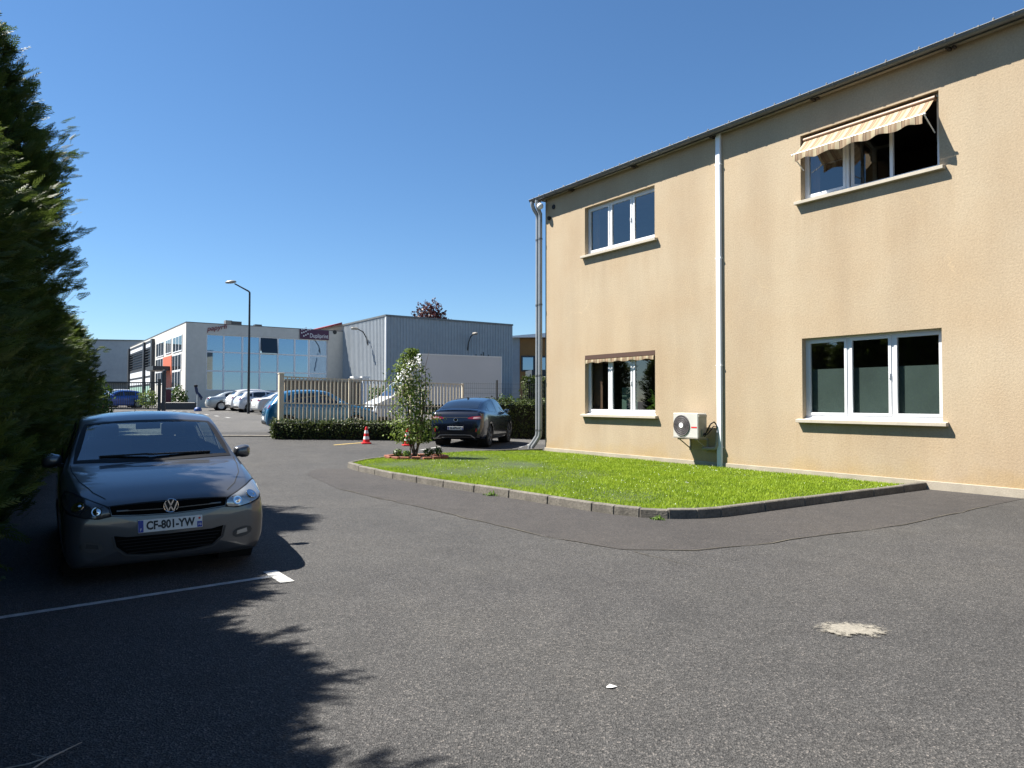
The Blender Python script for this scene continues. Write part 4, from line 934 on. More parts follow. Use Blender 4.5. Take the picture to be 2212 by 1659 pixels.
c.both('side_moulding', [(1.25, .47), (3.0, .49), (3.0, .53), (1.25, .51)], M['black'], eps=.012, res=.15)
c.patch('bumper_seam', [(-.46, .598), (-.25, .582), (0, .574), (.25, .582), (.46, .598), (.46, .593), (.25, .577), (0, .569), (-.25, .577), (-.46, .593)], 'front', M['under'], .004, .04)
for sx in (1, -1):
    c.patch('bumper_seam', [(sx * p[0], p[1]) for p in [(.56, .582), (.66, .598), (.76, .630), (.81, .66), (.81, .655), (.76, .624), (.66, .592), (.56, .576)]], 'front', M['under'], .004, .04)
    c.patch('wing_seam', [(.30, .62), (.44, .66), (.50, .56), (.49, .56), (.435, .648), (.30, .613)], 'left' if sx > 0 else 'right', M['under'], .003, .06)
c.mirror(1.38, 1.0, .895, None, (.155, .10, .125)); c.wheels('rim', 5)
mb = MB(); mb.tube([(0.0, 3.30, 1.395), (0.0, 3.36, 1.42)], .016, 8); mb.tube([(0, 3.33, 1.40), (0, 3.50, 1.60)], .004, 6); mb.build('antenna', M['black'], c.e)
mb = MB(); mb.bar((.52, 1.125, 1.032), (-.08, 1.075, 1.035), .02, .016); mb.bar((-.06, 1.085, 1.04), (-.5, 1.13, 1.032), .02, .016); mb.build('wiper', M['black'], c.e)
mb = MB(); mb.box((-.78, .95, .35), (.78, 3.5, .42)); mb.box((-.74, 1.02, .6), (.74, 1.45, .93)); mb.prism([(-.74, 1.2, .93), (-.74, 1.55, .93), (-.74, 1.5, .86)], (1.48, 0, 0)); mb.box((-.74, 1.1, .40), (.74, 1.2, .7)); mb.build('dashboard', M['interior'], c.e)
M['seat'] = mat('seat_cloth', (.035, .035, .038), .9)
for x in (-.36, .36):
    mb = MB(); mb.box((x - .25, 2.0, .42), (x + .25, 2.5, .58)); mb.prism([(x - .24, 2.42, .58), (x - .24, 2.58, .58), (x - .2, 2.72, 1.12), (x - .2, 2.62, 1.14)], (.46, 0, 0)); mb.box((x - .13, 2.66, 1.15), (x + .13, 2.74, 1.30)); mb.build('front_seat', M['seat'], c.e, bevel=.02)
mb = MB(); mb.box((-.62, 2.95, .42), (.62, 3.3, .6)); mb.prism([(-.62, 3.2, .6), (-.62, 3.34, .6), (-.62, 3.44, 1.0), (-.62, 3.36, 1.02)], (1.24, 0, 0)); mb.build('rear_seat', M['seat'], c.e)
mb = MB(); cc = Vector((.36, 1.62, .95)); mb.tube([(cc.x + .185 * math.cos(t), cc.y + .185 * math.sin(t) * .42, cc.z + .185 * math.sin(t) * .9) for t in [2*math.pi*k/24 for k in range(25)]], .016, 8, False); mb.bar(cc + Vector((-.18, 0, 0)), cc + Vector((.18, 0, 0)), .05, .02); mb.build('steering_wheel', M['black'], c.e, smooth=60)
mb = MB(); mb.box((-.12, 1.80, 1.265), (.12, 1.83, 1.325)); mb.box((-.015, 1.78, 1.32), (.015, 1.82, 1.38)); mb.build('rear_view_mirror', M['black'], c.e)

# ---- generic parts for the other cars
def dress(c, ws, rw, sides, glass='car_glass', tail=None, head=None, seams=True, mir=None, rim='rim', spokes=5, handles=None):
    c.body()
    c.patch('windscreen', ws, 'top', M[glass], .004, .14)
    if rw: c.patch('rear_window', rw[0], rw[1], M[glass], .005, .12)
    for p_ in sides: c.both('side_window', p_, M[glass], eps=.005, res=.12)
    if tail: 
        for pl in tail: c.mir('tail_light', pl, 'rear', M['tail'], eps=.007, res=.05, smooth=1)
    if head: c.mir('headlight', head, 'front', M['lamp_glass'], eps=.007, res=.05, smooth=1)
    if mir: c.mirror(*mir, None, (.17, .11, .13))
    c.wheels(rim, spokes)
    return c

# ---- the dark blue coupe-shaped crossover seen from behind
SP_CROSS = dict(hw=.90, r=.355, wheels=(.86, 3.63), st=[
    (0.00, .62, .26, .66, .58, .50, .65), (0.03, .74, .22, .74, .66, .60, .73), (0.10, .83, .20, .84, .74, .66, .82), (0.30, .89, .19, .96, .87, .72, .94),
    (0.70, .91, .19, 1.04, .96, .76, 1.02), (1.05, .915, .19, 1.09, 1.00, .77, 1.07), (1.35, .915, .19, 1.27, 1.01, .73, 1.235), (1.75, .915, .19, 1.50, 1.02, .68, 1.455), (2.10, .915, .19, 1.585, 1.03, .655, 1.53),
    (2.50, .915, .19, 1.605, 1.035, .645, 1.55), (3.00, .915, .20, 1.565, 1.045, .63, 1.505), (3.50, .915, .21, 1.49, 1.07, .63, 1.435), (3.95, .91, .22, 1.34, 1.10, .655, 1.295), (4.22, .90, .23, 1.215, 1.11, .71, 1.185),
    (4.36, .885, .24, 1.165, 1.08, .74, 1.145), (4.44, .86, .25, 1.12, 1.02, .73, 1.10), (4.52, .83, .27, 1.00, .92, .71, .98), (4.58, .76, .30, .78, .70, .64, .765), (4.60, .66, .34, .66, .60, .54, .65)])
M['navy'] = paint('dark_navy_paint', (0.004, 0.006, 0.014), .2, .22)
_f = Vector((math.sin(R(12.6)), math.cos(R(12.6)), 0)); _rear = Vector((-1.80, 22.9, .09))
c5 = Car('navy_crossover', 'dark navy coupe crossover seen from behind next to the clipped hedge', SP_CROSS, _rear + _f * 4.6 + Vector((0, 0, .02)), R(167.4), M['navy'], du=.03, nv=14)
dress(c5, [(-.66, 1.22), (0, 1.14), (.66, 1.22), (.60, 1.85), (0, 1.80), (-.60, 1.85)], ([(-.60, 4.14), (-.54, 3.30), (0, 3.22), (.54, 3.30), (.60, 4.14), (0, 4.18)], 'top'),
      [[(1.50, 1.08), (1.90, 1.36), (2.20, 1.45), (2.62, 1.47), (2.62, 1.10)], [(2.70, 1.10), (2.70, 1.465), (3.20, 1.40), (3.55, 1.30), (3.60, 1.13)], [(3.68, 1.15), (3.65, 1.27), (3.92, 1.17)]],
      rim='rim_dark', spokes=5, mir=(1.62, 1.12, .98))
c5.mir('tail_light', [(.38, .90), (.40, .95), (.62, .985), (.80, 1.0), (.845, .97), (.84, .91), (.80, .885), (.60, .89)], 'rear', M['tail'], eps=.007, res=.05, smooth=1)
c5.mir('tail_lens', [(.56, .905), (.58, .955), (.78, .97), (.80, .92)], 'rear', mat('clear_lens', (.5, .3, .28), .2, .2, coat=1), eps=.011, res=.05)
c5.patch('light_bar', [(-.40, .935), (.40, .935), (.40, .955), (-.40, .955)], 'rear', M['trim'], .006, .1)
c5.patch('rear_apron', [(-.70, .32), (-.72, .46), (-.4, .50), (0, .505), (.4, .50), (.72, .46), (.70, .32)], 'rear', M['black'], .006, .07)
c5.patch('silver_skirt', [(-.66, .30), (-.52, .395), (-.3, .405), (.3, .405), (.52, .395), (.66, .30), (.62, .29), (.50, .375), (.3, .385), (-.3, .385), (-.50, .375), (-.62, .29)], 'rear', mat('silver_skirt', (.35, .36, .38), .3, .8), .010, .06)
c5.mir('rear_reflector', [(.66, .50), (.67, .60), (.70, .60), (.70, .50)], 'rear', M['reflector'], eps=.010, res=.05)
c5.patch('spoiler', [(-.66, 4.24), (-.3, 4.22), (.3, 4.22), (.66, 4.24), (.64, 4.36), (.3, 4.38), (-.3, 4.38), (-.64, 4.36)], 'top', M['navy'], .03, .1)
plate(c5, 'rear', 0, .605, 'GL-879-HC', '91', .012, 4)
emblem(c5, 0, c5.cast('rear', 0, .87)[0].y + .014, .87, .066, -1)
c5.both('door_seam', [(2.655, .30), (2.655, 1.06), (2.664, 1.06), (2.664, .30)], M['under'], eps=.003, res=.1)
c5.both('sill_trim', [(1.35, .26), (3.15, .27), (3.15, .36), (1.35, .34)], M['black'], eps=.008, res=.15)
mb = MB(); mb.prism([(-.02, 3.02, 1.57), (-.02, 3.2, 1.53), (-.006, 3.19, 1.60)], (.03, 0, 0)); mb.build('antenna', M['black'], c5.e)

# ---- street cars
def scaled(sp, kx, ky, kz, **k):
    d = dict(sp); d['st'] = [(y*ky, w*kx, a*kz, b*kz, e*kz, f*kx, g*kz) for (y, w, a, b, e, f, g) in sp['st']]; d['wheels'] = tuple(y*ky for y in sp['wheels']); d['hw'] = sp['hw']*kx; d['r'] = sp['r'] * k.get('r', 1.0); return d
SP_SEDAN = dict(hw=.88, r=.325, wheels=(.88, 3.58), st=[
    (0.00, .60, .24, .62, .55, .50, .61), (0.03, .70, .21, .68, .60, .58, .67), (0.10, .80, .19, .76, .67, .66, .74), (0.30, .86, .18, .84, .76, .72, .82), (0.70, .88, .18, .91, .84, .75, .89), (1.15, .885, .18, .965, .90, .77, .945),
    (1.30, .885, .18, 1.02, .91, .75, .99), (1.65, .885, .18, 1.24, .92, .69, 1.20), (2.00, .885, .18, 1.39, .93, .655, 1.34), (2.45, .885, .18, 1.44, .94, .64, 1.385), (2.95, .885, .18, 1.42, .95, .63, 1.365), (3.40, .885, .18, 1.32, .96, .635, 1.27),
    (3.80, .88, .19, 1.14, .965, .66, 1.10), (4.05, .875, .20, 1.03, .96, .70, 1.01), (4.35, .85, .23, 1.00, .93, .70, .98), (4.47, .80, .27, .93, .86, .68, .915), (4.53, .74, .31, .78, .70, .62, .765), (4.56, .62, .36, .66, .60, .52, .65)])
TAIL_H = [[(.56, .82), (.58, .93), (.74, .95), (.76, .86), (.70, .80)]]
HEAD_H = [(.46, .60), (.48, .66), (.66, .74), (.78, .78), (.80, .70), (.70, .61)]
def hatch(name, label, sp, loc, rz, pm, kx=1, ky=1, kz=1, **k):
    c = Car(name, label, sp, loc, rz, pm, du=.07, nv=8, group=k.get('group'))
    g = lambda P: [(a*ky, b*kz) for a, b in P]
    dress(c, [(x*kx, y*ky) for x, y in ws], ([(x*kx, z*kz) for x, z in rw], 'rear'), [g(side1), g(side2), g(side3)],
          tail=[[(x*kx, z*kz) for x, z in p] for p in TAIL_H], head=[(x*kx, z*kz) for x, z in HEAD_H], mir=(1.40*ky, 1.0*kz, .90*kx))
    mb = MB(); pz = .5*kz; py = c.cast('rear', 0, pz)[0].y; mb.box((-.26, py + .004, pz - .055), (.26, py + .012, pz + .055)); mb.build('licence_plate', M['plate'], c.e)
    py = c.cast('front', 0, .45*kz)[0].y; mb = MB(); mb.box((-.26, py - .014, .45*kz - .055), (.26, py - .004, .45*kz + .055)); mb.build('licence_plate', M['plate'], c.e)
    c.patch('grille', [(-.4*kx, .585*kz), (.4*kx, .585*kz), (.42*kx, .66*kz), (-.42*kx, .66*kz)], 'front', M['black'], .007, .1)
    c.patch('lower_intake', [(-.4*kx, .27*kz), (.4*kx, .27*kz), (.44*kx, .40*kz), (-.44*kx, .40*kz)], 'front', M['black'], .007, .1)
    c.patch('rear_apron', [(-.6*kx, .30*kz), (.6*kx, .30*kz), (.62*kx, .40*kz), (-.62*kx, .40*kz)], 'rear', M['black'], .007, .1)
    return c
def sedan(name, label, loc, rz, pm, **k):
    c = Car(name, label, SP_SEDAN, loc, rz, pm, du=.07, nv=8, group=k.get('group'))
    dress(c, [(-.69, 1.34), (0, 1.27), (.69, 1.34), (.60, 1.98), (0, 1.94), (-.60, 1.98)], ([(-.58, 3.95), (-.53, 3.38), (0, 3.33), (.53, 3.38), (.58, 3.95), (0, 3.99)], 'top'),
          [[(1.62, .97), (1.98, 1.2), (2.2, 1.30), (2.45, 1.32), (2.46, .99)], [(2.54, .99), (2.53, 1.32), (3.0, 1.29), (3.3, 1.2), (3.35, 1.02)]],
          tail=[[(.50, .80), (.52, .88), (.70, .92), (.82, .90), (.82, .83), (.7, .79)]], head=[(.48, .58), (.5, .65), (.7, .73), (.80, .74), (.80, .66), (.66, .59)], mir=(1.62, 1.0, .94))
    py = c.cast('rear', 0, .55)[0].y; mb = MB(); mb.box((-.26, py + .004, .50), (.26, py + .012, .61)); mb.build('licence_plate', M['plate'], c.e)
    c.patch('grille', [(-.4, .56), (.4, .56), (.42, .66), (-.42, .66)], 'front', M['black'], .007, .1)
    return c
def face(dx, dy):                      # yaw that points the car's nose along (dx, dy)
    return math.atan2(-dx * -1, -dy) if False else math.atan2(dx, -dy)
M['cyan'] = paint('bright_blue_paint', (0.008, 0.10, 0.21), .25, .3); M['silver'] = paint('silver_paint', (0.34, 0.38, 0.40), .6, .35); M['whitecar'] = paint('white_paint', (0.55, 0.55, 0.55), .0, .35)
M['bluecar'] = paint('royal_blue_paint', (0.012, 0.075, 0.34), .25, .3); M['redcar'] = paint('red_paint', (0.38, 0.02, 0.03), .1, .35); M['pearl'] = paint('pearl_white_paint', (0.50, 0.52, 0.55), .1, .3)
def put(fn, name, label, rearpt, nose, pm, L, **k):
    """place a car by the middle of its rear bumper and the way its nose points"""
    d = Vector((nose[0], nose[1], 0)).normalized(); p = Vector((rearpt[0], rearpt[1], 0)) + d * L
    z = zg(rearpt[0], rearpt[1]); p.z = z + .006
    if fn is sedan: return sedan(name, label, p, face(d.x, d.y), pm, **k)
    return hatch(name, label, k.pop('sp', SP_HATCH), p, face(d.x, d.y), pm, **k)
SP_SUV = scaled(SP_HATCH, 1.06, 1.08, 1.08, r=1.08)
GS = 'cars parked in the street'
put(hatch, 'blue_hatchback', 'bright blue crossover parked behind the beige picket fence', (-8.95, 25.85), (.90, .43), M['cyan'], 3.97, sp=scaled(SP_HATCH, 1.04, 1.0, 1.08, r=1.05), kx=1.04, ky=1.0, kz=1.08, group=GS)
put(sedan, 'white_sedan', 'white car with red tail light parked nearest behind the blue one', (-15.9, 44.2), (.80, .60), M['whitecar'], 4.56, group=GS)
put(hatch, 'white_hatchback', 'silvery white hatchback squeezed between the white sedan and the silver car', (-18.3, 47.5), (.80, .60), M['pearl'], 3.97, group=GS)
put(hatch, 'white_hatchback', 'tall white car whose roof shows above the row by the lamp post', (-20.0, 50.5), (.80, .60), M['whitecar'], 4.29, sp=SP_SUV, kx=1.06, ky=1.08, kz=1.08, group=GS)
put(sedan, 'silver_sedan', 'silver car at the left end of the row beside the grey post', (-22.2, 52.0), (.88, .47), M['silver'], 4.56, group=GS)
put(hatch, 'blue_hatchback', 'royal blue small car side-on behind the dark gate', (-30.9, 60.5), (-.78, -.62), M['bluecar'], 3.97, group=GS)
put(hatch, 'white_hatchback', 'white car standing just behind the royal blue one', (-33.0, 64.0), (-.78, -.62), M['whitecar'], 4.29, sp=SP_SUV, kx=1.06, ky=1.08, kz=1.08, group=GS)
put(hatch, 'white_hatchback', 'white car left of the blue one behind the gate post', (-35.6, 65.0), (-.6, -.8), M['pearl'], 3.97, group=GS)
put(hatch, 'red_hatchback', 'red car at the far left behind the gate', (-37.6, 65.5), (-.55, -.83), M['redcar'], 3.97, group=GS)

# ---- white box truck
tk = empty('box_truck', (-6.75, 34.0, zg(-6.75, 34.0) + .006), R(-55) , 'white box truck parked behind the fence, nose to the left', 'truck')
# local: nose at x=0 looking to -x ... body runs along +x
tk.rotation_euler = (0, 0, math.atan2(.50, .866))
M['van'] = paint('van_white', (0.62, 0.62, 0.61), 0, .4); M['boxpanel'] = mat('box_panel', (0.60, 0.59, 0.585), .5, vary=(.6, .04))
def cab(mb, n=10):
    prof = [(0.0, .35), (-.04, .55), (0.02, .85), (.12, 1.02), (.55, 1.22), (.78, 1.30), (1.42, 1.98), (1.62, 2.06), (2.1, 2.08), (2.1, .35)]
    for y0, y1, ins in ((-.92, .92, 0),): mb.prism([(x, y0, z) for x, z in prof], (0, y1 - y0, 0))
mb = MB(); cab(mb); cabo = mb.build('cab', M['van'], tk, bevel=.03)
mb = MB(); mb.prism([(.80, -.80, 1.325), (1.40, -.76, 1.955), (1.40, .76, 1.955), (.80, .80, 1.325)], (-.012, 0, .012)); mb.build('windscreen', M['car_glass'], tk)
mb = MB(); mb.prism([(1.0, -.926, 1.30), (1.48, -.926, 1.86), (1.95, -.926, 1.88), (1.95, -.926, 1.30)], (0, -.006, 0)); mb.build('side_window', M['car_glass'], tk)
mb = MB(); mb.box((-.055, -.5, .66), (-.0, .5, .82)); mb.build('grille', M['black'], tk)
for sy in (-1, 1):
    mb = MB(); mb.box((-.03, sy * .86 - .14 * (sy > 0), .78), (.10, sy * .86 + .14 * (sy < 0), .98)); mb.build('headlight', M['lamp_glass'], tk, bevel=.02)
mb = MB(); mb.box((-.10, -.93, .34), (.1, .93, .56)); mb.build('bumper', M['black'], tk, bevel=.03)
mb = MB(); mb.box((2.16, -1.05, .95), (6.55, 1.05, 3.35)); bx = mb.build('cargo_box', M['boxpanel'], tk, bevel=.02)
mb = MB()
for z in (.95, 3.31):
    mb.box((2.14, -1.065, z), (6.57, -1.052, z + .05)); mb.box((2.14, -1.065, z), (2.155, 1.065, z + .05))
for x in (2.14, 6.53): mb.box((x, -1.0665, .95), (x + .05, -1.0525, 3.36))
mb.build('box_rail', M['white_metal'], bx)
for z in (1.3, 1.65, 2.0): m2 = MB(); m2.box((2.25, -1.056, z), (6.5, -1.051, z + .015)); m2.build('box_rib', M['white_metal'], bx)
mb = MB(); mb.prism([(1.5, -.85, 2.085), (2.13, -.95, 2.085), (2.13, -.95, 3.0), (1.95, -.85, 2.9)], (0, 1.75, 0)); mb.build('roof_fairing', M['van'], tk, bevel=.04)
mb = MB(); mb.box((1.2, -.8, .45), (6.0, .8, .90)); mb.build('chassis', M['under'], tk)
for x in (.85, 4.6):
    for sy in (-1, 1):
        w = empty('wheel', (x, sy * .90, .34), R(-90 if sy < 0 else 90)); w.parent = tk
        if 'tk' not in WH: WH['tk'] = wheel_meshes(.34, 6, .22)
        link('tyre', WH['tk'][0], M['rubber'], w); link('rim', WH['tk'][1], M['rim'], w)
mb = MB(); mb.box((.95, -1.22, 1.35), (1.05, -1.0, 1.75)); mb.bar((1.0, -1.08, 1.4), (1.0, -.9, 1.35), .03, .03); mb.build('side_mirror', M['black'], tk)

# ------------------------------------------------------------------ vegetation
def place(base_v, base_f, P, Rm, S):
    """many copies of a small mesh: P (n,3), Rm (n,3,3), S (n,)"""
    n = len(P); V = np.einsum('nij,kj->nki', Rm, base_v) * S[:, None, None] + P[:, None, :]
    F = (base_f[None] + (np.arange(n) * len(base_v))[:, None, None]).reshape(-1, base_f.shape[1]); return V.reshape(-1, 3), F
def frames(D, rg, flat=None):
    """rotation matrices whose x axis is D, with the frond plane tilted at random"""
    D = D / np.linalg.norm(D, axis=1, keepdims=True); r = rg.normal(0, 1, D.shape)
    if flat is not None: r = r * .6 + flat
    Y = np.cross(r, D); Y /= np.linalg.norm(Y, axis=1, keepdims=True); Z = np.cross(D, Y); return np.stack([D, Y, Z], 2)
def frond():
    """flat feathery cypress spray about 1 long along +x"""
    V = []; F = []
    def leaf(p, q, w):
        p, q = np.array(p), np.array(q); d = q - p; nrm = np.array([-d[1], d[0], 0]); nrm = nrm / np.linalg.norm(nrm) * w; m = p + d * .45; k = len(V)
        V.extend([p, m + nrm, q, m - nrm]); F.extend([(k, k+1, k+2), (k, k+2, k+3)])
    leaf((0, 0, 0), (1, 0, -.10), .022)
    for i in range(9):
        t = .10 + .098 * i; L = .40 * (1 - t * .72); z = -.1 * t * t
        for sg in (1, -1):
            a = .75 - .25 * t; e = (t + L * math.cos(a), sg * L * math.sin(a), z - .05 - .05 * (i % 2)); b = (t + .01 * sg, 0, z); leaf(b, e, .024)
            if i < 5:
                m = [(b[j] * .5 + e[j] * .5) for j in range(3)]; leaf(m, (m[0] + L * .46, m[1] + sg * L * .08, m[2] - .03), .020)
    return np.array(V), np.array(F)
FV, FF = frond()
M['conifer'] = leafmat('conifer_spray', (0.022, 0.044, 0.008), (0.115, 0.155, 0.028), 2.4, .55, .32)
M['core'] = mat('conifer_shade', (0.008, 0.010, 0.005), .95, vary=(3, .3))  # near-black colour paints the shade inside crowns and hedges
def conifer_mesh(seed, H, Rm, n, nb, prof):
    rg = np.random.default_rng(seed)
    z = rg.uniform(.02, 1.0, n) ** .9; th = rg.uniform(0, 2*np.pi, n)
    lump = 1 + .16 * np.sin(3*th + 5*z + seed) * np.sin(9*z + 2*th) + .10 * np.sin(7*th - 13*z)
    rad = np.interp(z, prof[0], prof[1]) * Rm * lump * rg.uniform(.62, 1.04, n) ** .6
    P = np.stack([rad*np.cos(th), rad*np.sin(th), z*H], 1); D = np.stack([np.cos(th), np.sin(th), rg.uniform(.15, 1.1, n)], 1) + rg.normal(0, .35, (n, 3)); S = rg.uniform(.16, .36, n)
    # long shoots that break the outline
    zb = rg.uniform(.05, 1.0, nb); tb = rg.uniform(0, 2*np.pi, nb); PB = []; DB = []; SB = []; ST = []
    for i in range(nb):
        r0 = np.interp(zb[i], prof[0], prof[1]) * Rm; d = np.array([np.cos(tb[i]), np.sin(tb[i]), rg.uniform(.25, 1.0)]); d /= np.linalg.norm(d); L = rg.uniform(.3, .85) * (1 if zb[i] < .75 else .45)
        p0 = np.array([r0*.85*np.cos(tb[i]), r0*.85*np.sin(tb[i]), zb[i]*H])
        ST.append((p0 - d*.3, p0 + d*L + np.array([0, 0, -.06])))
        for k in range(24):
            t = k / 23; p = p0 + rg.normal(0, .05, 3) + d*L*t + np.array([0, 0, -.06*t*t]); dd = d + rg.normal(0, .5, 3)*(1 - .6*t); PB.append(p); DB.append(dd); SB.append(rg.uniform(.18, .33)*(1 - .3*t))
    P = np.concatenate([P, PB]); D = np.concatenate([D, DB]); S = np.concatenate([S, SB])
    flat = np.zeros_like(D); flat[:, 2] = 1
    V, F = place(FV, FF, P, frames(D, rg, flat*.5), S)
    sv = []; sf = []
    for a, b in ST:
        w = np.cross(b - a, [0, 0, 1.]); w = w / np.linalg.norm(w) * .011; n0 = len(V) + len(sv); sv += [a - w, a + w, b, a + np.array([0, 0, .02]), a - np.array([0, 0, .02])]; sf += [(n0, n0 + 1, n0 + 2), (n0 + 3, n0 + 4, n0 + 2)]
    return np_mesh('foliage', np.concatenate([V, np.array(sv)]), np.concatenate([F, np.array(sf)]))
def core_mesh(seed, H, Rm, prof, k=.74):  # added dark hull inside the crown, blocks light and see-through
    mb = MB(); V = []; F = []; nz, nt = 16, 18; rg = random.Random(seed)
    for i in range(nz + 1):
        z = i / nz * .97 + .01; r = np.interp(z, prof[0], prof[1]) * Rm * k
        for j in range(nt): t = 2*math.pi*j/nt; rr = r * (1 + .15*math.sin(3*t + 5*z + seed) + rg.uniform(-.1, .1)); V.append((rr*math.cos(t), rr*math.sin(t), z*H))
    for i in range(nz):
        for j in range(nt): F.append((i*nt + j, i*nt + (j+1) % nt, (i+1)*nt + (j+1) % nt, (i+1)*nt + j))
    F.append(tuple(nz*nt + j for j in range(nt))); me = bpy.data.meshes.new('shade_core'); me.from_pydata(V, [], F); me.update(); return me
PROF_A = ([0, .04, .2, .45, .68, .85, .95, 1.0], [.55, .85, 1.0, 1.0, .88, .62, .38, .15])
PROF_B = ([0, .05, .3, .6, .8, .92, 1.0], [.6, .9, 1.0, .98, .85, .6, .3])
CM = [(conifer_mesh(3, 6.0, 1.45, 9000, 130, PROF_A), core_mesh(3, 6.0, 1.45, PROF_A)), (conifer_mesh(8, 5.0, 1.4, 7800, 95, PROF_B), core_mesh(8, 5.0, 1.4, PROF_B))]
mb = MB(); mb.tube([(0, 0, -.3), (.03, 0, 1.2), (-.02, .02, 3), (0, 0, 4.6)], [.16, .13, .09, .03], 9); _t = mb.build('trunk', None); TRUNK = _t.data; smoothmesh(TRUNK, 60); bpy.data.objects.remove(_t)
HED = Vector((-.477, .879, 0)); HE0 = Vector((-6.60, 9.20, 0)); HN = Vector((-.879, -.477, 0))
def conifer(s, back, which, sc, rz, label, sz=None):
    p = HE0 + HED * s + HN * back; e = empty('cypress_tree', (p.x, p.y, zg(p.x, p.y)), rz, label, 'tree', 'cypress trees of the tall hedge'); e.scale = (sc, sc, sz or sc)
    link('crown', CM[which][0], M['conifer'], e); link('shade_core', CM[which][1], M['core'], e); link('trunk', TRUNK, M['bark'], e); return e
conifer(1.5, 1.0, 0, 1.0, .4, 'tallest cypress of the hedge, rising at the left edge of the picture', 1.22)
conifer(3.9, 1.1, 0, .98, 2.2, 'shaggy cypress behind the parked hatchback, second in the hedge', .80)
conifer(6.3, 1.2, 1, 1.0, 1.1, 'dense mid-height cypress in the hedge beyond the shaggy one', .80)
conifer(8.6, 1.15, 1, .98, 3.9, 'rounded cypress further along the hedge', .78)
conifer(10.9, 1.05, 1, .95, 5.2, 'shorter cypress near the far end of the hedge', .76)
conifer(13.0, .7, 1, .9, .2, 'last low cypress of the hedge before the gate', .80)
for k, s_ in enumerate([-.6, -2.7, -4.9, -7.1, -9.3]):
    conifer(s_, 1.0, k % 2, .98, k * 1.7, 'cypress of the hedge standing beside the camera, out of the picture', [.90, .98, .84, .97, .92][k])
for (x, y, k, rz, sz) in [(-17.6, 25.0, 1, .7, 1.0), (-19.0, 27.8, 0, 2.9, .9)]:
    e = empty('cypress_tree', (x, y, zg(x, y)), rz, 'cypress hidden behind the hedge, mirrored in the ground floor window', 'tree', 'cypress trees of the tall hedge'); e.scale = (1.1, 1.1, sz)
    link('crown', CM[k][0], M['conifer'], e); link('shade_core', CM[k][1], M['core'], e); link('trunk', TRUNK, M['bark'], e)
# earth edge at the hedge foot
V = []
mb = MB(); a0 = HE0 + HED * -14; a1 = HE0 + HED * 16
for k in range(60):
    t = k / 59; p = a0.lerp(a1, t); q = p + HN * 3.2; w = HN * (.05 * math.sin(k * 1.7) + .04 * math.sin(k * .6)); V += [(p.x + w.x, p.y + w.y, zg(p.x, p.y) + .012), (q.x, q.y, zg(p.x, p.y) + .05)]
tag(link('hedge_bed', np_mesh('hedge_bed', V, [(2*k, 2*k+2, 2*k+3, 2*k+1) for k in range(59)]), M['soil']), kind='structure')
# broadleaf bush at the end of the hedge
M['laurel'] = leafmat('laurel_leaf', (0.03, 0.06, 0.008), (0.09, 0.15, 0.02), 3, .45, .3)
def bush(name, label, cat, c, rx, rz_, n, size, mt, seed=1, stems=5, group=None, hollow=.35, trunk_h=None):
    e = empty(name, (c[0], c[1], c[2]), 0, label, cat, group); zc = rz_ if trunk_h is None else trunk_h + rz_
    def fn(rg, n):
        d = rg.normal(0, 1, (n, 3)); d /= np.linalg.norm(d, axis=1, keepdims=True); r = rg.uniform(hollow, 1, n)[:, None] ** .6
        l = 1 + .22*np.sin(4*d[:, :1]*3 + seed) * np.cos(5*d[:, 2:3]*2 + seed*2); P = d*r*l*np.array([rx, rx, rz_]) + np.array([0, 0, zc]); return P, d
    v, f = leafcloud(n, fn, size, seed); link('foliage', np_mesh('foliage', v, f), mt, e)
    mb = MB(); rg = random.Random(seed)
    for k in range(stems):
        t = rg.uniform(0, 6.28); mb.tube([(0, 0, -.05), (rx*.2*math.cos(t), rx*.2*math.sin(t), zc*.6), (rx*.6*math.cos(t), rx*.6*math.sin(t), zc*1.15)], [.03*rx + .01, .02*rx + .008, .005], 6)
    mb.build('stems', M['bark'], e); return e
p = at(214, 880, 26); bush('laurel_bush', 'leafy broadleaf shrub at the far end of the cypress hedge', 'shrub', (p.x - .1, p.y, zg(p.x, p.y)), .55, 1.05, 1700, .13, M['laurel'], 4)

# ---- climbing shrub in its brick ring on the lawn
bed = empty('brick_bed', (-2.45, 18.45, zl((-2.45, 18.45))), 0, 'low ring of red bricks around the flowering shrub', 'planter')
nb = 17
for k in range(nb):
    t = 2*math.pi*k/nb; x, y = .76*math.cos(t), .58*math.sin(t); mb = MB(); mb.m = Matrix.Translation((x, y, .035 + random.uniform(-.008, .012))) @ Matrix.Rotation(math.atan2(.58*math.cos(t), -.76*math.sin(t)) + random.uniform(-.08, .08), 4, 'Z')
    mb.box((-.108, -.05, -.06), (.108, .05, .04)); mb.build('brick', M['brick'], bed, bevel=.008)
mb = MB(); mb.add([(0, 0, .045)] + [(.72*math.cos(2*math.pi*k/20), .54*math.sin(2*math.pi*k/20), .02 + .02*math.sin(k*2.3)) for k in range(20)], [(0, k + 1, (k + 1) % 20 + 1) for k in range(20)]); mb.build('bed_soil', M['soil'], bed)
M['shrub'] = leafmat('shrub_leaf', (0.07, 0.11, 0.018), (0.20, 0.27, 0.05), 4, .45, .35); M['petal'] = mat('cream_petal', (0.5, 0.49, 0.38), .7, transl=.3)
sh = empty('flowering_shrub', (-2.50, 18.5, zl((-2.5, 18.5)) + .02), 0, 'tall slender flowering shrub on the lawn in a ring of bricks', 'shrub')
mb = MB(); rg0 = random.Random(3); tips = []
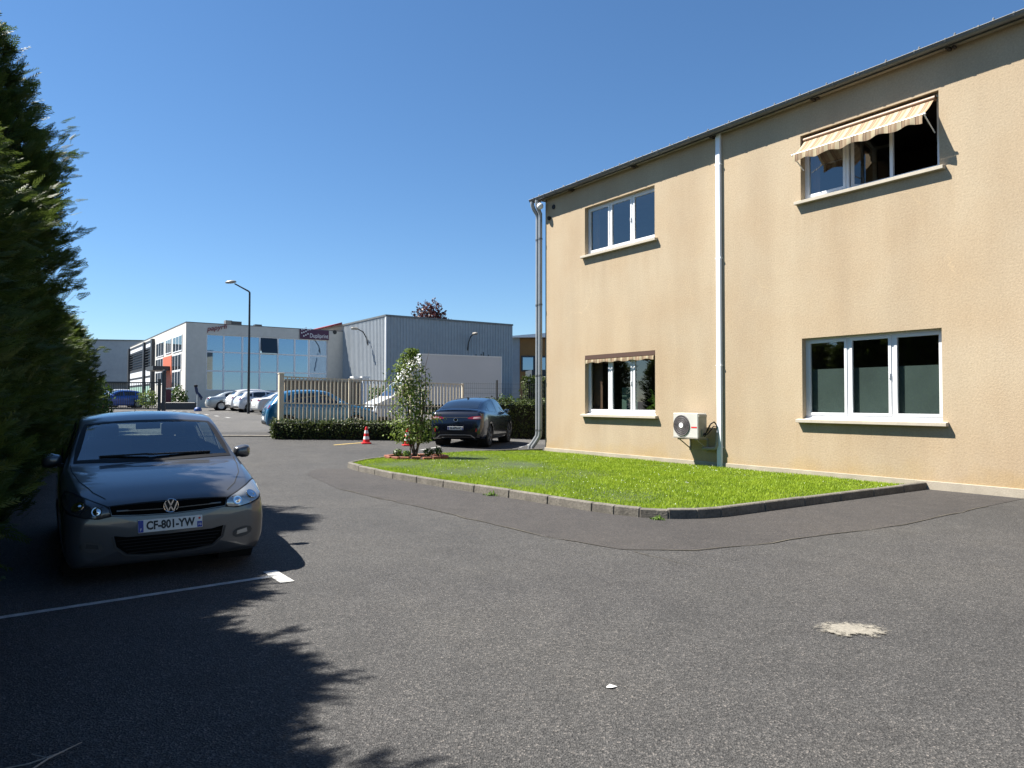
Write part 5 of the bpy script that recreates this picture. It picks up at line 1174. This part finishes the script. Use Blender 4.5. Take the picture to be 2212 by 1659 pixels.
for k in range(9):
    t = rg0.uniform(0, 6.28); r = rg0.uniform(.12, .42); h = rg0.uniform(1.5, 2.75); pts = [(rg0.uniform(-.12, .12), rg0.uniform(-.1, .1), 0)]
    for j in range(1, 7): q = j/6; pts.append((r*math.cos(t)*q**.7 + rg0.uniform(-.05, .05), r*math.sin(t)*q**.7 + rg0.uniform(-.05, .05), h*q))
    mb.tube(pts, [.018, .016, .014, .012, .010, .007, .003], 6); tips.append(pts)
mb.build('stems', M['bark'], sh, smooth=60)
def shrub_pts(rg, n):
    z = rg.uniform(0, 1, n); z = .35 + 2.45*z**1.05; th = rg.uniform(0, 2*np.pi, n)
    R_ = .86*np.interp(z, [.35, .6, 1.0, 1.5, 1.9, 2.3, 2.6, 2.85], [.36, .70, .58, .50, .50, .46, .24, .10]); lop = 1 + .5*np.sin(2*th + 4*z) * np.sin(3.5*z + 1) + rg.normal(0, .18, n)
    r = R_*lop*rg.uniform(.15, 1, n)**.5; off = .12*np.sin(2.2*z); P = np.stack([r*np.cos(th) + off - .06 - .10*(z < .9), r*np.sin(th)*.8, z], 1); return P, np.stack([np.cos(th), np.sin(th), .3 + 0*th], 1)
v, f = leafcloud(3000, shrub_pts, .085, 21, .4, .55); link('foliage', np_mesh('foliage', v, f), M['shrub'], sh)
def flower_pts(rg, n):
    c = rg.normal(0, 1, (26, 3))*np.array([.24, .2, .22]) + np.array([.0, -.1, 2.08]); i = rg.integers(0, 26, n); return c[i] + rg.normal(0, .05, (n, 3)), rg.normal(0, 1, (n, 3))
v, f = leafcloud(260, flower_pts, .055, 5, .5, .9); link('blossom', np_mesh('blossom', v, f), M['petal'], sh)
for (dx, dy, r, lab, mt) in [(-.44, -.22, .12, 'small bedding plant at the left end of the brick ring', 'laurel'), (-.2, -.34, .10, 'pale flowering bedding plant in front of the tall shrub', 'weed'), (.32, -.1, .13, 'dark leafy bedding plant right of the shrub stems', 'laurel'), (.55, .06, .14, 'round dark bedding plant near the right end of the brick ring', 'laurel')]:
    bush('bedding_plant', lab, 'plant', (-2.45 + dx, 18.45 + dy, zl((-2.45, 18.45)) + .04), r, r*.9, 140, .07, M[mt], int(100*r + 50*dx) % 97 + 2, 3, 'bedding plants in the brick ring')

# ---- clipped hedges
M['box'] = leafmat('clipped_leaf', (0.018, 0.032, 0.006), (0.075, 0.10, 0.018), 5, .5, .25)
def clipped(name, label, p, q, w, h, n, size=.055, seed=1, jag=.05, z0=None, z1=None, h1=None):
    p, q = Vector(p), Vector(q); d = (q - p); L = d.length; d.normalize(); s = Vector((d.y, -d.x, 0)); e = empty(name, (p.x, p.y, 0), 0, label, 'hedge')
    za, zb_ = (zg(p.x, p.y) if z0 is None else z0), (zg(q.x, q.y) if z1 is None else z1); h1 = h1 or h
    def fn(rg, n):
        a = rg.uniform(0, 1, n); u = rg.uniform(0, 1, n); k = rg.random(n)
        hh = h + (h1 - h)*a; hh = hh*(1 + .03*np.sin(a*L*3.1) + .03*np.sin(a*L*7.3 + 1))
        side = k < .48; top = (k >= .48) & (k < .82); end = k >= .82
        b = np.where(side, w/2, np.where(top, rg.uniform(-w/2, w/2, n), rg.uniform(-w/2, w/2, n))); z = np.where(side | end, u, 1.0)*hh
        a2 = np.where(end, np.where(rg.random(n) < .6, 0, 1), a); back = side & (rg.random(n) < .2); b = np.where(back, -w/2, b)
        P = np.stack([d.x*L*a2 + s.x*b, d.y*L*a2 + s.y*b, z + za + (zb_ - za)*a2], 1) + rg.normal(0, jag, (n, 3))
        D = np.where(top[:, None], np.array([[0, 0, 1.]]), np.where(end[:, None], np.array([[-d.x, -d.y, 0]]), np.array([[s.x, s.y, .2]]))); return P, D
    v, f = leafcloud(n, fn, size, seed, .3, .6); link('foliage', np_mesh('foliage', v, f), M['box'], e)
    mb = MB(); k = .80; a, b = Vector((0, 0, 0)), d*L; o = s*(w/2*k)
    mb.add([a - o + Vector((0, 0, za - .1)), a + o + Vector((0, 0, za - .1)), b + o + Vector((0, 0, zb_ - .1)), b - o + Vector((0, 0, zb_ - .1)), a - o + Vector((0, 0, za + h*.9)), a + o + Vector((0, 0, za + h*.9)), b + o + Vector((0, 0, zb_ + h1*.9)), b - o + Vector((0, 0, zb_ + h1*.9))], [(0,3,2,1),(4,5,6,7),(0,1,5,4),(1,2,6,5),(2,3,7,6),(3,0,4,7)]); mb.build('shade_core', M['core'], e); return e  # added dark block paints the shade inside the clipped hedge
FP = Vector((-7.90, 24.5, 0)); FE = FP + VV * 7.0
clipped('clipped_hedge', 'low dark clipped hedge along the foot of the beige fence', FP + Vector((-.05, -.55, 0)), FP + Vector((5.2, 1.35, 0)), .75, .60, 6500, .07, 2, z0=.30, z1=.20)
clipped('clipped_hedge', 'tall clipped hedge between the navy car and the building corner', (-1.2, 29.6, 0), (3.2, 31.0, 0), 1.0, 1.46, 6000, .09, 5, z0=.12, z1=.1)

# ------------------------------------------------------------------ beige picket fence
fe = empty('picket_fence', (FP.x, FP.y, 0), A35, 'beige metal picket fence with a broad end post behind the low hedge', 'fence')
def fz(x): return .36 - .022 * x
mb = MB(); mb.box((-.07, -.09, .05), (.09, .09, 2.50)); mb.box((-.085, -.105, 2.50), (.105, .105, 2.53)); mb.build('end_post', M['beige_metal'], fe, bevel=.008)
for x in (2.45, 4.9, 7.2): mb = MB(); mb.box((x, -.035, fz(x) - .2), (x + .07, .035, fz(x) + 2.08)); mb.build('post', M['beige_metal'], fe)
for zz in (2.02, 1.12, .34):
    mb = MB(); mb.prism([(.1, -.02, fz(0) + zz), (.1, .02, fz(0) + zz), (.1, .02, fz(0) + zz + .045), (.1, -.02, fz(0) + zz + .045)], (7.1, 0, fz(7.1) - fz(0))); mb.build('rail', M['beige_metal'], fe)
mb = MB(); mb.box((-.021, -.040, .0), (.021, -.0205, 1.92)); _p = mb.build('picket', M['beige_metal'], fe); PK = _p.data; _p.location = (.22, 0, fz(.22) + .12)
for k in range(1, 50):
    x = .22 + k * .14
    if x > 7.15: break
    link('picket', PK, M['beige_metal'], fe, (x, 0, fz(x) + .12))

# wire mesh fence running on behind the navy car
M['wire'] = mat('green_grey_wire', (0.10, 0.11, 0.11), .5, .4)
mf = empty('mesh_fence', (FP + VV * 7.3).to_tuple(), A35, 'dark wire mesh fence with slim posts behind the navy car', 'fence')
for x in (1.55, 4.6, 7.6): mb = MB(); mb.box((x, -.03, .1), (x + .06, .03, 2.45)); mb.build('post', M['dark_metal'], mf)
mb = MB()
for k in range(11): z = .3 + k * .2; mb.bar((0, 0, z), (8, 0, z), .007, .007)
for k in range(80): mb.bar((k * .1, 0, .3), (k * .1, 0, 2.35), .005, .005)
tag(mb.build('wire_mesh', M['wire'], mf), kind='stuff')
for (x, y, Y, rx, rz_, lab, m_) in [(1100, 862, 33, .8, .75, 'dark shrub behind the mesh fence right of the truck', 'laurel'), (1140, 862, 36, .7, .6, 'reddish low shrub behind the mesh fence near the building corner', 'shrub')]:
    p = at(x, y, Y); bush('garden_shrub', lab, 'shrub', (p.x, p.y, .4), rx, rz_, 900, .14, M[m_], int(x) % 13 + 2)

# ------------------------------------------------------------------ striped cones
def cone(x, y, label):
    z = zg(x, y) + .006; e = empty('traffic_cone', (x, y, z), .3, label, 'traffic cone', 'striped traffic cones')
    mb = MB(); mb.box((-.15, -.15, 0), (.15, .15, .035)); mb.build('base', M['red'], e, bevel=.01)
    prof = [(.115, .03), (.098, .14), (.083, .235), (.068, .33), (.053, .43), (.038, .52), (.03, .54)]
    for k in range(6):
        mb = MB(); mb.lathe(prof[k:k+2], 20); mb.build('white_band' if k in (1, 3) else 'red_band', M['white'] if k in (1, 3) else M['red'], e, smooth=60)
    mb = MB(); mb.lathe([(.001, .545), (.03, .54)], 20); mb.build('tip', M['red'], e)
p = at(792, 958, 23.2); cone(p.x, p.y, 'red and white striped cone standing alone by the low hedge')
p = at(880, 958, 23.0); cone(p.x, p.y, 'red and white striped cone half hidden behind the shrub')

# ------------------------------------------------------------------ buildings across the street
M['cream'] = mat('cream_cladding', (0.56, 0.54, 0.49), .7, vary=[(.4, .06), (3, .05)]); M['frame_white'] = mat('window_frame_white', (0.74, 0.76, 0.78), .4)
M['blueglass'] = mat('mirror_glass', (0.035, 0.06, 0.085), .02, 0.0, spec=1.0, coat=1.0); 
def mirror_glass(name, tint, f):
    m = bpy.data.materials.new(name); m.use_nodes = True; b = m.node_tree.nodes['Principled BSDF']; b.inputs['Base Color'].default_value = (*tint, 1); b.inputs['Metallic'].default_value = f; b.inputs['Roughness'].default_value = .02; return m
M['blueglass'] = mirror_glass('mirror_glass', (0.22, 0.32, 0.44), .85); M['darkglass'] = mirror_glass('dark_glass', (0.05, 0.065, 0.075), .6)
M['steel_blue'] = mat('grey_blue_cladding', (0.30, 0.335, 0.36), .55, .15, vary=[(.35, .08), (2.5, .05)]); M['anthracite'] = mat('anthracite', (0.03, 0.034, 0.04), .5)
M['orange'] = mat('orange_panel', (0.50, 0.12, 0.06), .6); M['teal'] = mat('pale_green_panel', (0.27, 0.42, 0.35), .6); M['ochre'] = mat('ochre_cladding', (0.23, 0.115, 0.03), .7, vary=(1, .1))
M['purple'] = mat('purple_sign', (0.055, 0.008, 0.045), .4); M['scriptred'] = mat('sign_red', (0.22, 0.02, 0.03), .5)
W0 = Vector((-27.33, 60.0, .9)); WB = empty('office_building', W0, A35, 'cream two storey office building with mirror windows and a purple sign', 'building')
def fs(x, X0=-27.33, Y0=60.0): k = (x - 1106) / FPX; return (Y0*k - X0) / (.8192 - .5736*k)
def ft(x, X0=-27.33, Y0=60.0): k = (x - 1106) / FPX; return -(Y0*k - X0) / (.5736 + .8192*k)
def fzz(x, y, s, Y0=60.0): return 1.56 + (868 - y) * (Y0 + .5736*s) / FPX - .9
def tzz(y, t, Y0=60.0): return 1.56 + (868 - y) * (Y0 + .8192*t) / FPX - .9
TOP = 7.28; FW = 13.9; TW = 15.6
xe = [fs(x) for x in (444.9, 482.7, 523, 560.8, 599.8, 636.3, 667.6, 706.6)]; zr = [fzz(0, 844, xe[0]), fzz(0, 802, xe[0]), fzz(0, 760.5, xe[0]), fzz(0, 722.7, xe[0])]
mb = MB(); wall_open(mb, 0, FW, -.5, TOP, [(xe[0], xe[-1], zr[0], zr[3])], 0, .18)
mb.sheet([(0, 0, -.5), (0, 0, TOP), (0, 34, TOP), (0, 34, -.5)]); mb.sheet([(FW, 0, -.5), (FW, 16, -.5), (FW, 16, TOP), (FW, 0, TOP)]); mb.sheet([(0, 0, TOP - .25), (FW, 0, TOP - .25), (FW, 34, TOP - .25), (0, 34, TOP - .25)]); mb.sheet([(0, 34, -.5), (FW, 34, -.5), (FW, 34, TOP), (0, 34, TOP)])
mb.build('wall', M['cream'], WB)
mb = MB(); mb.box((-.03, -.03, TOP), (FW + .03, .25, TOP + .06)); mb.box((-.03, .25, TOP), (.25, 34, TOP + .06)); mb.build('coping', M['zinc'], WB)
mb = MB()
for x in xe: mb.box((x - .07, .08, zr[0]), (x + .07, .16, zr[3]))
for z in zr: mb.box((xe[0], .085, z - .06), (xe[-1], .155, z + .06))
cw = mb.build('window_wall', M['frame_white'], WB)
for i in range(7):
    for j in range(3):
        o_ = MB(); o_.sheet([(xe[i] + .07, .12, zr[j] + .06), (xe[i+1] - .07, .12, zr[j] + .06), (xe[i+1] - .07, .12, zr[j+1] - .06), (xe[i] + .07, .12, zr[j+1] - .06)])
        if i == 3 and j == 2: o_.v = [Vector((v.x, v.y - (.28 if v.z < 6 and False else (.30 if v.z < (zr[2] + zr[3]) / 2 else .02)), v.z)) for v in o_.v]
        o_.build('pane', M['darkglass'] if (i == 3 and j == 2) else M['blueglass'], cw)
sx0, sx1 = fs(645.9), fs(708.5); sz1, sz0 = fzz(0, 711.5, sx0), fzz(0, 729, sx0) - .15
mb = MB(); mb.box((sx0, -.12, sz0), (sx1, -.035, sz1)); sg = mb.build('purple_sign', M['purple'], WB)
FRX = lambda x, y, z: Matrix.Translation((x, y, z)) @ Matrix.Rotation(R(90), 4, 'X')
text_mesh('sign_lettering', 'Dupliprint', .55, M['frame_white'], sg, FRX((sx0 + sx1) / 2 + .42, -.125, sz0 + .33), sx=.78)
for (i, j) in [(0, 3), (1, 3.3), (2, 3.8), (0, 1.7), (1, 2.0), (2, 2.4), (3, 3.0), (4, 3.2), (4.4, 3.5), (1, .5), (2, .9), (3, 1.4)]:
    mb = MB(); x, z = sx0 + .12 + i * .19, sz0 + .10 + j * .23; mb.box((x, -.128, z), (x + .10, -.122, z + .12)); mb.build('sign_dot', M['frame_white'], sg)
text_mesh('script_sign', 'papyrfi', .60, M['scriptred'], WB, FRX(fs(466), -.05, fzz(0, 709, fs(466))) @ Matrix.Rotation(R(11), 4, 'Z'), shear=.35, extr=.02)
mb = MB(); mb.lathe([(.001, -.05), (.16, -.05), (.2, 0)], 14, 'y', (fs(722), -.03, fzz(0, 718, fs(722)))); mb.build('wall_lamp', M['dark_metal'], WB)
for (xa, h_, w_) in [(495, .55, .55), (507, .5, .9), (560, .35, .6)]:
    mb = MB(); x = fs(xa); mb.box((x, 1.5, TOP - .2), (x + w_, 2.2, TOP + h_)); mb.build('roof_unit', M['anthracite'] if w_ > .55 else M['zinc'], WB)
# its sunny side: window bays, orange entrance, canopy
def bay(xa, xb, ya, yb, m='darkglass', nm='side_window', n=3):
    t0, t1 = ft(xa), ft(xb); tm = (t0 + t1) / 2; z1_, z0_ = tzz(ya, tm), tzz(yb, tm)
    mb = MB(); mb.box((-.05, t0, z0_ - .05), (-.004, t1, z1_ + .05)); f_ = mb.build(nm, M['frame_white'], WB); w = (t1 - t0) / n
    for k in range(n): q = MB(); q.sheet([(-.056, t0 + k*w + .08, z0_ + .03), (-.056, t0 + (k+1)*w - .08, z0_ + .03), (-.056, t0 + (k+1)*w - .08, z1_ - .03), (-.056, t0 + k*w + .08, z1_ - .03)]); q.build('pane', M[m], f_)
bay(392.6, 373, 728, 760); bay(369, 357.5, 735, 764); bay(353, 337, 742, 771)
bay(391, 372, 768, 801); bay(352, 336.5, 777, 802); bay(390, 372, 804, 838); bay(352, 336.5, 806, 830, n=3)
t0, t1 = ft(371), ft(353); mb = MB(); mb.box((-.08, t0, tzz(838, t0)), (-.003, t1, tzz(769, t0))); mb.build('orange_entrance', M['orange'], WB)
mb = MB(); mb.box((-1.5, t0 + .5, tzz(801, t0)), (-.1, t1, tzz(792, t0))); mb.build('canopy', M['anthracite'], WB)
# louvred rear wing
for (za, zb_, m_, nm) in [(-.5, 2.3, 'teal', 'green_cladding'), (2.3, 2.5, 'anthracite', 'dark_band'), (2.5, 3.15, 'frame_white', 'white_band'), (3.15, 3.35, 'anthracite', 'dark_band'), (3.35, 4.0, 'frame_white', 'white_band'), (4.0, 4.3, 'anthracite', 'dark_band'), (6.15, 6.35, 'anthracite', 'dark_band'), (6.35, 6.75, 'frame_white', 'white_band'), (6.75, 7.0, 'anthracite', 'dark_band')]:
    mb = MB(); mb.box((-.10 - .02 * (m_ == 'anthracite'), TW + .3, za), (-.004, 33.8, zb_)); mb.build(nm, M[m_], WB)
for (ta, tb) in [(TW + .8, 21.0), (22.6, 33.0)]:
    mb = MB(); mb.sheet([(-.06, ta, 4.3), (-.06, tb, 4.3), (-.06, tb, 6.15), (-.06, ta, 6.15)]); lv = mb.build('louvre_window', M['darkglass'], WB)
    for k in range(6): q = MB(); q.box((-.16, ta, 4.45 + k*.29), (-.065, tb, 4.5 + k*.29)); q.build('louvre', M['anthracite'], lv)
for ta in (TW + .1, 21.0, 33.0): mb = MB(); mb.box((-.3, ta, -.5), (-.003, ta + .8, 7.0)); mb.build('dark_pier', M['anthracite'], WB)

# corrugated grey warehouse
H0 = Vector((-10.6, 60.2, .9)); WHS = empty('grey_warehouse', H0, A35, 'large grey blue corrugated metal warehouse behind the white truck', 'building'); HT = 7.88
def corr(mb, n, step, fx, z0, z1):
    vs = []
    for k in range(n):
        for (a, d) in ((0, 0), (.45, 0), (.55, .05), (.9, .05)): vs.append((k*step + a*step, d))
    m = len(vs); mb.add([fx(a, d, z0) for a, d in vs] + [fx(a, d, z1) for a, d in vs], [(i, i + 1, i + 1 + m, i + m) for i in range(m - 1)])
mb = MB(); corr(mb, 44, .295, lambda a, d, z: (a, -d, z), -.5, HT); mb.build('front_cladding', M['steel_blue'], WHS)
mb = MB(); corr(mb, 84, .295, lambda a, d, z: (-d, a, z), -.5, HT); mb.build('side_cladding', mat('pale_cladding', (0.33, 0.36, 0.385), .5, .1, vary=[(.35, .08), (2.5, .05)]), WHS)
mb = MB(); mb.sheet([(0, 0, HT), (12.9, 0, HT), (12.9, 24, HT), (0, 24, HT)]); mb.sheet([(12.9, 0, -.5), (12.9, 24, -.5), (12.9, 24, HT), (12.9, 0, HT)]); mb.build('roof', M['steel_blue'], WHS)
mb = MB(); mb.box((-.10, -.10, HT - .05), (13.0, .12, HT + .10)); mb.box((-.10, .12, HT - .05), (.12, 24, HT + .10)); mb.build('roof_flashing', M['zinc'], WHS)
mb = MB(); mb.box((-.07, -.07, -.5), (.06, .06, HT - .06)); mb.build('corner_trim', M['white_metal'], WHS)
def wall_lamp(p, d):
    mb = MB(); p = Vector(p); d = Vector(d); mb.tube([p, p + d*.15 + Vector((0, 0, .7)), p + d*.5 + Vector((0, 0, 1.2)), p + d*1.0 + Vector((0, 0, 1.4))], .05, 6); l = mb.build('wall_lamp', M['dark_metal'], WHS, smooth=60)
    mb = MB(); mb.m = Matrix.Translation(p + d*1.25 + Vector((0, 0, 1.42))) @ Matrix.Diagonal((.75, .75, .9, 1)); mb.add([(x*.42*abs(d.x) + x*.2*(1 - abs(d.x)), y*.2*abs(d.x) + y*.42*(1 - abs(d.x)), z*.12) for x in (-1, 1) for y in (-1, 1) for z in (-1, 1)], [(0,1,3,2),(4,6,7,5),(0,4,5,1),(2,3,7,6),(0,2,6,4),(1,5,7,3)]); mb.build('lamp_head', mat('dull_lamp_head', (.25, .23, .2), .5), l, bevel=.08)
wall_lamp((8.0, -.05, 5.3), (0, -1, 0)); wall_lamp((-.05, 3.6, 5.6), (-1, 0, 0))
M['stain'] = mat('mould_streak', (0.03, 0.04, 0.035), .9)
for k, (a, b) in enumerate([(0, 1.2), (.25, .7), (.55, 1.3), (.8, 1.5), (1.15, .8), (1.35, 1.25)]):
    mb = MB(); x = 8.85 + a; mb.box((x, -.062, 4.0 - .3*(k % 2)), (x + .09, -.052, 4.0 + b*.8)); mb.build('mould_streak', M['stain'], WHS)
mb = MB(); mb.prism([(-1.5, 9.5, HT - .15), (-.1, 9.5, HT + .3), (-.1, 9.5, HT + .1)], (0, 10, 0)); mb.build('red_roof_edge', M['scriptred'], WHS)

# ochre building far right, far grey hall at left
p = at(1105, 868, 86); OB = empty('ochre_building', (p.x, p.y, 1.2), R(8), 'ochre building with a white roof edge beside the beige corner', 'building')
mb = MB(); mb.box((1.0, 0, -.5), (4.6, 14, 8.0)); mb.build('wall', M['ochre'], OB); mb = MB(); mb.box((-.6, .05, -.5), (1.0, 14, 8.1)); mb.box((4.6, .05, -.5), (14, 14, 8.1)); mb.build('grey_bay', M['steel_blue'], OB)
mb = MB(); mb.prism([(-1.2, -.8, 8.1), (14, -.8, 9.6), (14, -.8, 8.3), (-1.2, -.8, 8.0)], (0, 16, 0)); mb.build('roof_edge', M['frame_white'], OB)
for (za, zb_) in ((4.0, 5.9),):
    mb = MB(); mb.box((1.15, -.06, za), (4.4, -.004, zb_)); f_ = mb.build('window', M['anthracite'], OB)
    for xa in (1.35, 2.95): q = MB(); q.sheet([(xa, -.065, za + .2), (xa + 1.25, -.065, za + .2), (xa + 1.25, -.065, zb_ - .2), (xa, -.065, zb_ - .2)]); q.build('pane', M['blueglass'], f_)
mb = MB(); mb.box((.1, -14, -.4), (1.7, -10, 3.6)); mb.build('dark_annex', M['anthracite'], OB)
clipped('clipped_hedge', 'bright green hedge in front of the ochre building', (1.1, 62, 0), (8, 64, 0), 1.5, 2.6, 2500, .3, 9, .1, 1.0, 1.0)
p = at(160, 735, 98); GH = empty('grey_hall', (p.x, p.y, 1.3), R(10), 'long grey hall far left behind the dark gate', 'building')
mb = MB(); mb.box((-16, 0, 2.9), (9.2, 20, 8.6)); mb.build('upper_wall', M['steel_blue'], GH); mb = MB(); mb.box((-16, .4, -.5), (9.0, 20, 2.9)); mb.build('lower_wall', M['zinc'], GH)
mb = MB(); mb.box((-16.1, -.1, 8.6), (9.3, 20, 8.75)); mb.build('roof_edge', M['zinc'], GH); mb = MB(); mb.box((-16, -.05, 2.75), (9.1, .38, 2.95)); mb.build('dark_band', M['anthracite'], GH)

# tan wall and white pillars behind the blue car, parking dashes
M['tanwall'] = mat('tan_wall', (0.20, 0.155, 0.105), .9, vary=[(1.2, .15), (8, .15)], bump=(8, .5, .05))
p0 = at(600, 868, 41); tw = empty('tan_wall', (p0.x, p0.y, 0), A35, 'tan boundary wall behind the bright blue car', 'wall'); mb = MB(); mb.box((.4, 0, .3), (5.0, .25, 2.75)); mb.build('masonry', M['tanwall'], tw)
mb = MB(); mb.box((.35, -.06, 2.75), (5.05, .31, 2.85)); mb.build('coping', M['plinth'], tw)
for (xv, lab) in ((768, 'left white gate pillar beyond the fence'), (787, 'right white gate pillar beyond the fence')):
    p = at(xv, 868, 44); e = empty('gate_pillar', (p.x, p.y, .6), A35, lab, 'pillar', 'white gate pillars'); mb = MB(); mb.box((-.2, -.2, 0), (.2, .2, 2.4)); mb.build('shaft', M['frame_white'], e, bevel=.02); mb = MB(); mb.box((-.26, -.26, 2.4), (.26, .26, 2.5)); mb.build('cap', M['white_metal'], e)
p = at(815, 868, 46); bush('garden_shrub', 'dark green shrub behind the white gate pillars', 'shrub', (p.x, p.y, .7), 1.1, 1.0, 900, .2, M['laurel'], 6)
for k in range(7):
    q = Vector((-15.0, 40.0, 0)) + U * (k * 2.6) - VV * .9
    strip('bay_dash', [(q.x, q.y), (q.x - U.x * .9, q.y - U.y * .9)], .16, M['paint_line'], .012, sub=2)
# threshold kerb across the gateway
mb = MB(); a, b = Vector((-13.5, 24.6, 0)), Vector((-8.1, 24.35, 0))
for k in range(7):
    p, q = a.lerp(b, k/7), a.lerp(b, (k + .985)/7); za, zb_ = zg(p.x, p.y), zg(q.x, q.y); m2 = MB(); m2.add([(p.x, p.y, za - .1), (q.x, q.y, zb_ - .1), (q.x, q.y + .22, zb_ - .1), (p.x, p.y + .22, za - .1), (p.x, p.y, za + .035), (q.x, q.y, zb_ + .035), (q.x, q.y + .22, zb_ + .05), (p.x, p.y + .22, za + .05)], [(0,3,2,1),(4,5,6,7),(0,1,5,4),(1,2,6,5),(2,3,7,6),(3,0,4,7)])
    if k == 0: th_ = empty('gate_threshold', (0, 0, 0), 0, 'flush stone threshold across the open gateway', 'kerb')
    m2.build('threshold_stone', M['kerb'], th_)

# street lamp
p = at(537, 868, 45); sl = empty('street_lamp', (p.x, p.y, zg(p.x, p.y)), 0, 'tall grey street lamp in front of the cream office building', 'street lamp'); z0 = zg(p.x, p.y)
mb = MB(); hz = 8.41 - z0; mb.tube([(0, 0, -.2), (0, 0, hz * .5), (0, 0, hz)], [.085, .07, .055], 10); mb.build('pole', M['dark_metal'], sl, smooth=60)
mb = MB(); mb.tube([(0, 0, hz - .02), (-.06, 0, hz + .07), (-.95, 0, hz + .55)], [.055, .05, .04], 8); mb.build('arm', M['dark_metal'], sl, smooth=60)
bm = bmesh.new(); bmesh.ops.create_uvsphere(bm, u_segments=16, v_segments=10, radius=1)
for v in bm.verts: v.co = Vector((v.co.x * .36 - 1.2, v.co.y * .17, v.co.z * (.13 if v.co.z > 0 else .08) + hz + .64 - .10 * v.co.x * -.3))
me = bpy.data.meshes.new('lamp_head'); bm.to_mesh(me); bm.free(); smoothmesh(me, 60); link('lamp_head', me, mat('lamp_head_grey', (.22, .22, .2), .4), sl)

# dark gate at left with its posts, bars
p = at(212, 884, 50); q = at(344, 884, 50); zg_ = zg(p.x, p.y); ga = empty('dark_gate', (p.x, p.y, zg_), math.atan2(q.y - p.y, q.x - p.x), 'black metal gate with vertical bars in front of the street', 'gate'); GLn = (q - p).length
for x in (0, GLn): mb = MB(); mb.box((x - .08, -.08, -.1), (x + .08, .08, 2.25)); mb.build('post', M['dark_metal'], ga)
mb = MB(); mb.box((GLn + .22, -.1, -.1), (GLn + .42, .1, 2.6)); mb.lathe([(.13, 2.6), (.15, 2.7), (.11, 2.85), (.001, 2.9)], 12, 'z', (GLn + .32, 0, 0)); mb.build('gate_motor_post', M['dark_metal'], ga)
for z in (.12, 1.95): mb = MB(); mb.box((.08, -.025, z), (GLn - .08, .025, z + .08)); mb.build('rail', M['dark_metal'], ga)
mb = MB(); mb.box((-.012, -.012, .2), (.012, .012, 1.95)); _b = mb.build('bar', M['dark_metal'], ga); BAR = _b.data; _b.location = (.18, 0, 0)
k = 1
while .18 + k * .125 < GLn - .1: link('bar', BAR, M['dark_metal'], ga, (.18 + k * .125, 0, 0)); k += 1
p = at(361, 868, 55); e = empty('sign_totem', (p.x, p.y, zg(p.x, p.y)), A35, 'maroon sign totem beside the gate', 'sign'); mb = MB(); mb.box((-.28, -.06, .2), (.28, .06, 1.55)); mb.build('board', mat('maroon', (.09, .008, .014), .45), e); mb = MB(); mb.box((-.24, -.04, -.1), (-.18, .04, .2)); mb.box((.18, -.04, -.1), (.24, .04, .2)); mb.build('feet', M['dark_metal'], e)
p = at(345, 882, 54); q = at(424, 882, 54); e = empty('planter_wall', (p.x, p.y, zg(p.x, p.y)), math.atan2(q.y - p.y, q.x - p.x), 'low dark grey planter wall in front of the office building', 'wall'); mb = MB(); mb.box((0, -.2, -.2), ((q - p).length, .2, .55)); mb.build('wall', M['anthracite'], e, bevel=.02)
for (xv, Y, rx, rz_, lab, m_, n) in [(384, 57, .65, .95, 'green shrub by the office entrance behind the planter wall', 'laurel', 700), (320, 58, .8, .75, 'straggly green shrub right of the royal blue car', 'shrub', 600), (396, 57.5, .4, .6, 'dark shrub against the office corner', 'laurel', 300)]:
    p = at(xv, 868, Y); bush('street_shrub', lab, 'shrub', (p.x, p.y, zg(p.x, p.y)), rx, rz_, n, .2, M[m_], int(xv) % 17 + 1)
# slim service post
p = at(428, 889, 50); e = empty('service_post', (p.x, p.y, zg(p.x, p.y)), 0, 'slim grey post on a round blue base with a dark blue hose', 'post')
M['hose'] = mat('navy_hose', (.01, .018, .06), .5)
mb = MB(); mb.lathe([(.24, 0), (.26, .1), (.2, .24), (.1, .28)], 16); mb.build('base', mat('blue_base', (.02, .06, .2), .5), e, smooth=50); mb = MB(); mb.tube([(0, 0, .2), (0, 0, 1.2)], .09, 10); mb.build('shaft', mat('post_grey', (.3, .33, .34), .5), e)
mb = MB(); mb.tube([(-.18, 0, 1.75), (-.12, 0, 1.5), (-.08, 0, 1.3), (.1, 0, 1.12), (.24, 0, .95), (.2, 0, .8)], [.1, .11, .1, .09, .09, .05], 8); mb.build('hose', M['hose'], e, smooth=60); mb = MB(); mb.lathe([(.001, 1.66), (.12, 1.7), (.13, 1.82), (.001, 1.88)], 10, 'z', (-.16, 0, 0)); mb.build('nozzle_holder', M['black'], e, smooth=60)
# copper-leaved tree beyond the warehouse
M['copper'] = leafmat('copper_leaf', (0.02, 0.004, 0.006), (0.07, 0.015, 0.015), 1, .5, .25)
p = at(930, 680, 78); bush('copper_tree', 'dark red leaved tree showing above the warehouse roof', 'tree', (p.x, p.y, 1.2), 2.0, 2.6, 2600, .34, M['copper'], 9, 5, None, .3, 6.2)
